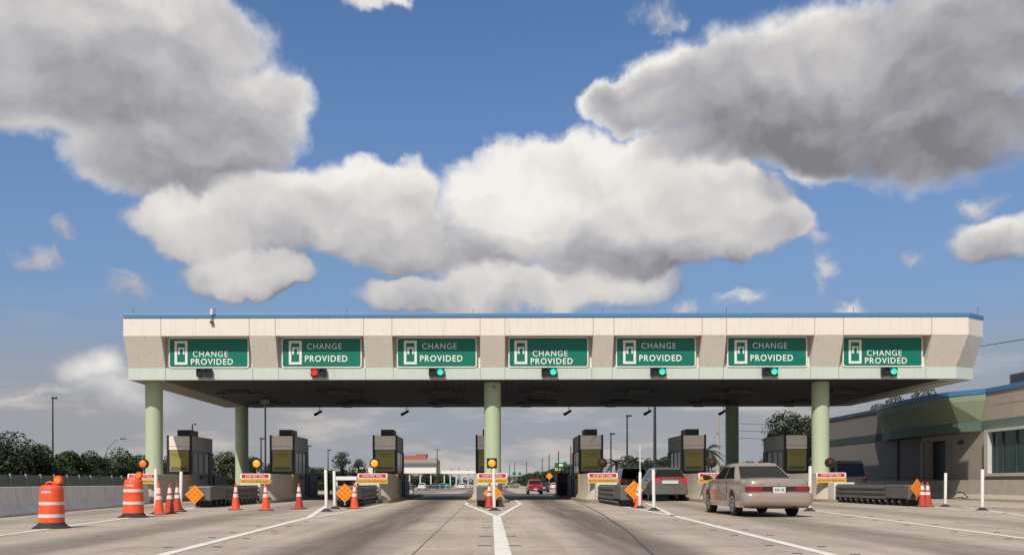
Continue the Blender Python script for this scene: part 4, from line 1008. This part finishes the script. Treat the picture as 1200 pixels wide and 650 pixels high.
# far office building
def farbox(px0, px1, top, bot, Y, depth):
    x0, x1 = (px0 - VX) * Y / F, (px1 - VX) * Y / F; return x0, x1, EYE + (VY - top) * Y / F, EYE + (VY - bot) * Y / F
Y = 420; x0, x1, zt, zb = farbox(440, 513, 538, 566, Y, 20)
fb = thing('office_building', 'far beige office block with red brick upper parts', 'building', (x0, Y, gz(Y)))
B(0, x1 - x0, 0, 20, 0, zt + .6).build('wall', M['farwall'], fb)
for k_ in range(3):
    B(.5, x1 - x0 - .5, -.15, -.01, 2.4 + k_ * 3.2, 3.9 + k_ * 3.2).build('window_band', mat('far_glass', (.16, .17, .19), .3), fb)
a, c, t2, b2 = farbox(473, 487, 533, 538, Y, 0); B(a - x0, c - x0, 2, 15, zt + .61, t2 + .6).build('brick_tower', M['farred'], fb)
a, c, t2, b2 = farbox(487, 500, 532, 538, Y, 0); B(a - x0, c - x0 - .3, 2, 15, zt + .61, t2 + 1.0).build('brick_tower', M['farred'], fb)
a, c, t2, b2 = farbox(500, 511, 535, 538, Y, 0); B(a - x0, c - x0, 2, 15, zt + .61, t2 + .4).build('rooftop_block', M['farwall'], fb)
def flat_roof(px0, px1, top, bot, Y, lab, n=8, posts=True):
    x0, x1, zt, zb = farbox(px0, px1, top, bot, Y, 8); g0 = gz(Y)
    r = thing('shelter_roof', lab, 'shelter', (x0, Y, g0)); B(0, x1 - x0, 0, 9, zb - g0, zt - g0).build('roof', M['farwhite'], r)
    for k_ in range(n): B((x1 - x0) * (k_ + .5) / n - .15, (x1 - x0) * (k_ + .5) / n + .15, .5, .8, 0, zb - g0 - .01).build('post', M['dullwhite'], r)
flat_roof(411, 511, 547.5, 554, 240, 'flat white far roof behind the third booth')
flat_roof(517, 566, 551, 554.5, 300, 'thinner white far roof left of the middle column', 7)
# overhead road signs
gs = thing('overhead_road_sign', 'small green and yellow overhead road sign left of the chevron booth', 'road sign', ((657.5 - VX) * 230 / F, 230, gz(230)))
Z = lambda py, Y: EYE + (VY - py) * Y / F - gz(Y)
MB().box(-1.55, 1.55, 0, .1, Z(548, 230), Z(542, 230)).build('green_panel', M['signgreen'], gs); MB().box(-1.5, 1.5, 0, .1, Z(551.3, 230), Z(548.3, 230)).build('yellow_panel', M['signyellow'], gs)
MB().box(-.5, .4, -.05, -.01, Z(546, 230), Z(543.5, 230)).build('lettering', M['white'], gs); MB().tube([(2.2, .3, 0), (2.2, .3, Z(543, 230))], .15, 8).tube([(2.2, .3, Z(546, 230)), (-1.5, .3, Z(546, 230))], .1, 8).build('gantry', M['steel'], gs)
MB().box(.6, 1.3, 0, .1, Z(541.8, 230), Z(540.5, 230)).build('exit_tab', M['signgreen'], gs)
gs = thing('overhead_road_sign', 'tiny green overhead road sign far right of the middle column', 'road sign', ((606 - VX) * 380 / F, 380, gz(380)))
MB().box(-1.9, 1.6, 0, .1, Z(556, 380), Z(553, 380)).build('green_panel', M['signgreen'], gs); MB().box(-.4, .4, -.05, -.01, Z(555.2, 380), Z(553.6, 380)).build('lettering', M['white'], gs); MB().tube([(-5, .3, 0), (-5, .3, Z(555, 380)), (4, .3, Z(555, 380)), (4, .3, 0)], .2, 6).build('gantry', M['steel'], gs)
gs = thing('work_zone_sign', 'orange diamond road sign on a post far down the road', 'road sign', ((643.8 - VX) * 160 / F, 160, gz(160)))
zc = Z(557.5, 160); h = .62; MB().prism([(0, 0, zc + h), (-h, 0, zc), (0, 0, zc - h), (h, 0, zc)], (0, .02, 0)).build('diamond_plate', M['amber'], gs); MB().tube([(0, .06, 0), (0, .06, zc)], .05, 6).build('post', M['steel'], gs)
ov = thing('road_overpass', 'low dark overpass crossing the far road', 'bridge', (0, 460, gz(460)))
B(-6, 32, 0, 10, 3.2, 4.6).build('deck', mat('far_overpass', (.10, .10, .085), .8), ov)
for x in (0, 10, 20, 30): B(x - .5, x + .5, 2, 4, 0, 3.19).build('pier', M['farwall'], ov)
# gate across the closed lane, and white rails beyond the third booth
gt = thing('lane_gate', 'dark closed mesh gate beside the second booth', 'gate', (-9.7, 57.0, 0)); b = MB(); b.box(0, 2.3, 0, .06, .1, .16).box(0, 2.3, 0, .06, 1.42, 1.48)
for k_ in range(26): b.box(k_ * .09, k_ * .09 + .035, .01, .05, .16, 1.42)
b.build('gate_bars', M['black'], gt); B(-.08, 0, -.03, .09, 0, 1.55).build('gate_post', M['dgrey'], gt); B(2.3, 2.38, -.03, .09, 0, 1.55).build('gate_post', M['dgrey'], gt)
rl = thing('safety_rail', 'small white pipe rail just right of the third booth', 'railing', ((474 - VX) * 60 / F, 60, 0)); b = MB()
for k_ in range(3): b.tube([(k_ * .28, 0, 0), (k_ * .28, 0, .95)], .035, 8)
b.tube([(0, 0, .95), (.56, 0, .95)], .03, 8).tube([(0, 0, .5), (.56, 0, .5)], .03, 8); b.build('pipe_rail', M['white'], rl)

# ------------------------------------------------------------------ trees
def leaf_quads(b, c, rad, n, size, rng, flat=.75):
    for _ in range(n):
        while True:
            v = Vector((rng.uniform(-1, 1), rng.uniform(-1, 1), rng.uniform(-1, 1)))
            if .02 < v.length < 1: break
        v = v.normalized() * (v.length ** .45); p_ = c + Vector((v.x * rad, v.y * rad, v.z * rad * flat))
        s_ = size * rng.uniform(.45, 1.6); n_ = (v + Vector((rng.uniform(-.8, .8), rng.uniform(-.8, .8), rng.uniform(-.3, 1)))).normalized()
        u = n_.orthogonal().normalized(); u.rotate(Matrix.Rotation(rng.uniform(0, 6.3), 3, n_)); w = n_.cross(u)
        b.face([p_ - u * s_, p_ - w * s_ * .45, p_ + u * s_, p_ + w * s_ * .45])
def tree(x, y, h, r, lab, lm=0, seed=0, size=.17, dens=1.0, group=None, lowest=.18, airy=False):
    rng = random.Random(seed); t = thing('leafy_tree', lab, 'tree', (x, y, gz(y) - .1), 0, group)
    tb_ = MB(); tb_.tube([(0, 0, 0), (rng.uniform(-.1, .1), 0, h * .3), (rng.uniform(-.2, .2), rng.uniform(-.2, .2), h * .75)], [.05 * h ** .8, .035 * h ** .8, .015 * h ** .6], 8)
    cl = []
    for k_ in range(int(20 * (1.4 if airy else 1))):
        a = rng.uniform(0, 6.28); f = rng.uniform(.1, 1) ** .6; z = rng.uniform(lowest, .93); prof = math.sin(math.pi * min(1, (z - lowest + .18) / (1.12 - lowest))) ** .6
        c = Vector((math.cos(a) * r * f * prof * .8, math.sin(a) * r * f * prof * .8, z * h)); cl.append(c)
        tb_.tube([(0, 0, h * min(.7, z * .6)), tuple(c * .6 + Vector((0, 0, h * z * .28))), tuple(c)], [.022 * h ** .7, .013 * h ** .7, .006], 5)
    tb_.build('trunk', M['bark'], t)
    b = MB()
    for c in cl: leaf_quads(b, c, r * rng.uniform(.32, .52) * (.7 if airy else 1), int(rng.uniform(150, 230) * dens * (.5 if airy else 1)), size, rng)
    b.build('crown', LEAF[lm], t); return t
def palm(x, y, h, r, lab, seed=0, group=None, n=26):
    rng = random.Random(seed); t = thing('palm_tree', lab, 'palm tree', (x, y, gz(y) - .1), 0, group)
    MB().tube([(0, 0, 0), (.1, 0, h * .5), (0, 0, h)], [.22, .16, .14], 10).build('trunk', M['palmbark'], t)
    b = MB()
    for k_ in range(n):
        a = 6.283 * k_ / n * 2.618 + rng.uniform(-.2, .2); e = rng.uniform(-.35, 1.25); L_ = r * rng.uniform(.8, 1.1); d = Vector((math.cos(a), math.sin(a), 0))
        pts = []
        for j in range(9):
            s_ = j / 8; pts.append(Vector((0, 0, h)) + d * L_ * s_ * math.cos(e * (1 - s_ * .5)) + Vector((0, 0, L_ * (math.sin(e) * s_ - .75 * s_ * s_))))
        for j in range(8):
            q0, q1 = pts[j], pts[j + 1]; side = d.cross(Vector((0, 0, 1)))
            for sgn in (-1, 1):
                for h_ in (0, .5):
                    qa = q0.lerp(q1, h_); w = .42 * r / 2.4 * math.sin(math.pi * min(.97, .12 + (j + h_) / 8.5)); tip = qa + side * sgn * w * 1.0 + (q1 - q0) * .9 + Vector((0, 0, -w * .55))
                    b.face([qa, qa + (q1 - q0) * .42, tip])
    b.build('crown', LEAF[4], t); return t
GL = 'trees behind the left fence'
TL = [(8, 504, 92, 3.6, 0), (30, 520, 95, 2.6, 0), (43, 519, 97, 2.0, 1), (52, 526, 100, 1.9, 0), (66, 531, 100, 2.2, 1), (79, 524, 104, 2.1, 0), (91, 528, 106, 2.3, 1), (104, 526, 110, 2.2, 0), (115, 531, 112, 2.0, 0), (127, 533, 115, 2.2, 1), (139, 524, 118, 2.6, 0), (152, 529, 122, 2.6, 1), (166, 531, 126, 2.8, 0), (182, 534, 130, 2.8, 0), (198, 535, 135, 2.8, 1), (214, 536, 138, 3, 0), (-14, 508, 90, 3.4, 0)]
nth = ['leftmost', 'second', 'third', 'fourth', 'fifth', 'sixth', 'seventh', 'eighth', 'ninth', 'tenth', 'eleventh', 'twelfth', 'thirteenth', 'fourteenth', 'fifteenth', 'sixteenth']
for i, (px, top, Y, r_, lm) in enumerate(TL):
    H = EYE + (VY - top) * Y / F + .3
    lab = 'tall dark tree cut by the photo\'s left edge' if i == 16 else ('largest dark broadleaf tree at the left end of the fence' if i == 0 else f'{["dark", "lighter green"][lm]} bushy tree, {nth[i]} from the left behind the panel fence')
    tree((px - VX) * Y / F, Y, H, r_, lab, lm, 10 + i, group=GL, size=.15, lowest=.12)
for i, (px, top, Y, r_, lm, lab) in enumerate(((252, 531, 120, 2.2, 1, 'bushy tree right beside the leftmost booth'), (266, 529, 112, 2.0, 2, 'olive bushy tree left of the rear green column'), (238, 536, 135, 2.6, 0, 'dark tree showing between the leftmost booth and the olive tree'), (295, 535, 130, 2.2, 0, 'dark tree between the rear column and the amber light'), (277, 533, 125, 2.0, 0, 'dark tree directly behind the rear green column'),
        (362, 544, 130, 2.3, 0, 'dark low tree just right of the second booth'), (376, 549, 150, 2.6, 1, 'low bushy tree left of the airy tree'), (391, 552, 150, 2.6, 0, 'dark low tree under the airy tree'), (321, 541, 140, 2.4, 0, 'dark tree behind the second booth'))):
    H = EYE + (VY - top) * Y / F + .5; tree((px - VX) * Y / F, Y, H, r_, lab, lm, 60 + i, size=.15, lowest=.1)
for i, (px, top, Y, r_, lab) in enumerate(((402, 525, 120, 2.0, 'tall airy grey-green tree right of the second booth'), (421, 533, 122, 1.5, 'smaller airy tree beside the tall airy one'))):
    tree((px - VX) * Y / F, Y, EYE + (VY - top) * Y / F + .4, r_, lab, 3, 90 + i, size=.10, airy=True, dens=1.2, lowest=.25)
for i, (px, top, Y, r_, lab) in enumerate(((722, 530, 115, 2.0, 'palm left of the dark light pole'), (745, 528, 112, 1.7, 'palm right of the dark light pole'), (752, 533, 118, 1.8, 'low palm above the grey SUV roof'), (775, 530, 108, 1.9, 'palm above the silver hatchback'), (788, 527, 105, 2.2, 'palm touching the left side of the sixth booth'), (829, 514, 100, 2.3, 'tallest palm right of the sixth booth'))):
    H = EYE + (VY - top) * Y / F; palm((px - VX) * Y / F, Y, H - r_ * .35, r_, lab, 5 + i, 'palms beyond the booths')
for i, (px, top, Y, r_, lm, lab) in enumerate(((738, 531, 125, 1.8, 0, 'dark round tree behind the dark light pole'), (762, 536, 130, 2.0, 0, 'dark tree between the two taller palms'), (780, 532, 120, 1.8, 0, 'dark tree behind the palm above the hatchback'), (927, 484, 90, 3.6, 0, 'big dark tree rising above the rightmost booth'), (909, 500, 92, 2.2, 0, 'dark tree at the left shoulder of the big one'), (952, 492, 88, 2.4, 3, 'drooping tree between the rightmost booth and column'),
        (878, 541, 140, 2.6, 0, 'low dark shrub tree right of the dark rear column'), (892, 544, 145, 2.5, 0, 'low dark shrub tree left of the rightmost booth'), (1082, 452, 100, 3.2, 1, 'tree top showing over the right building'), (1052, 462, 105, 3.0, 2, 'olive tree top between canopy and building roof'), (1028, 470, 108, 2.8, 1, 'leafy tree top under the canopy\'s right end'),
        (664, 546, 250, 3.6, 0, 'dark far tree behind the green road sign'), (652, 551, 270, 3.6, 0, 'dark far tree left of the green road sign'), (676, 545, 230, 4.0, 0, 'dark far tree against the chevron booth'), (640, 555, 330, 5, 0, 'small far tree above the red pickup'), (628, 556, 350, 5, 0, 'small far tree left of the orange road sign'), (620, 558, 380, 5, 0, 'smallest far tree above the red pickup'), (847, 545, 150, 2.6, 1, 'green bush tree at the foot of the utility pole'), (816, 546, 150, 2.8, 0, 'dark tree behind the sixth booth'), (474, 557, 330, 5, 0, 'far tree under the white roof'), (500, 557, 340, 6, 0, 'far tree below the office block'), (520, 558, 350, 5, 0, 'far tree between the two white roofs'))):
    H = EYE + (VY - top) * Y / F + (.4 if Y < 200 else .9); tree((px - VX) * Y / F, Y, H, r_, lab, lm, 130 + i, size=.15 if Y < 200 else .34, lowest=.15 if Y != 88 else .4, dens=1.3 if top < 500 else .9)
ft = MB(); rng = random.Random(4)
for k_ in range(420):
    x = -700 + k_ * 3.6; leaf_quads(ft, Vector((x, 640 + rng.uniform(-12, 12), rng.uniform(1.2, 3.2))), rng.uniform(2.5, 4.5), 36, .8, rng)
tag(ft.build('treeline', LEAF[0]), 'low dark treeline along the horizon', 'treeline', kind='stuff')
# weed by the second island
wd = thing('weed_bush', 'small green weed growing between the crash cushion and the second island', 'plant', (-10.95 + .5, 43.35, 0)); b = MB(); rng = random.Random(8)
for k_ in range(5): leaf_quads(b, Vector((rng.uniform(-.1, .15), rng.uniform(-.1, .1), .12 + k_ * .14)), .2, 60, .05, rng)
b.build('foliage', LEAF[1], wd)
# render defaults
SC.render.engine = 'CYCLES'
SC.cycles.max_bounces = 6
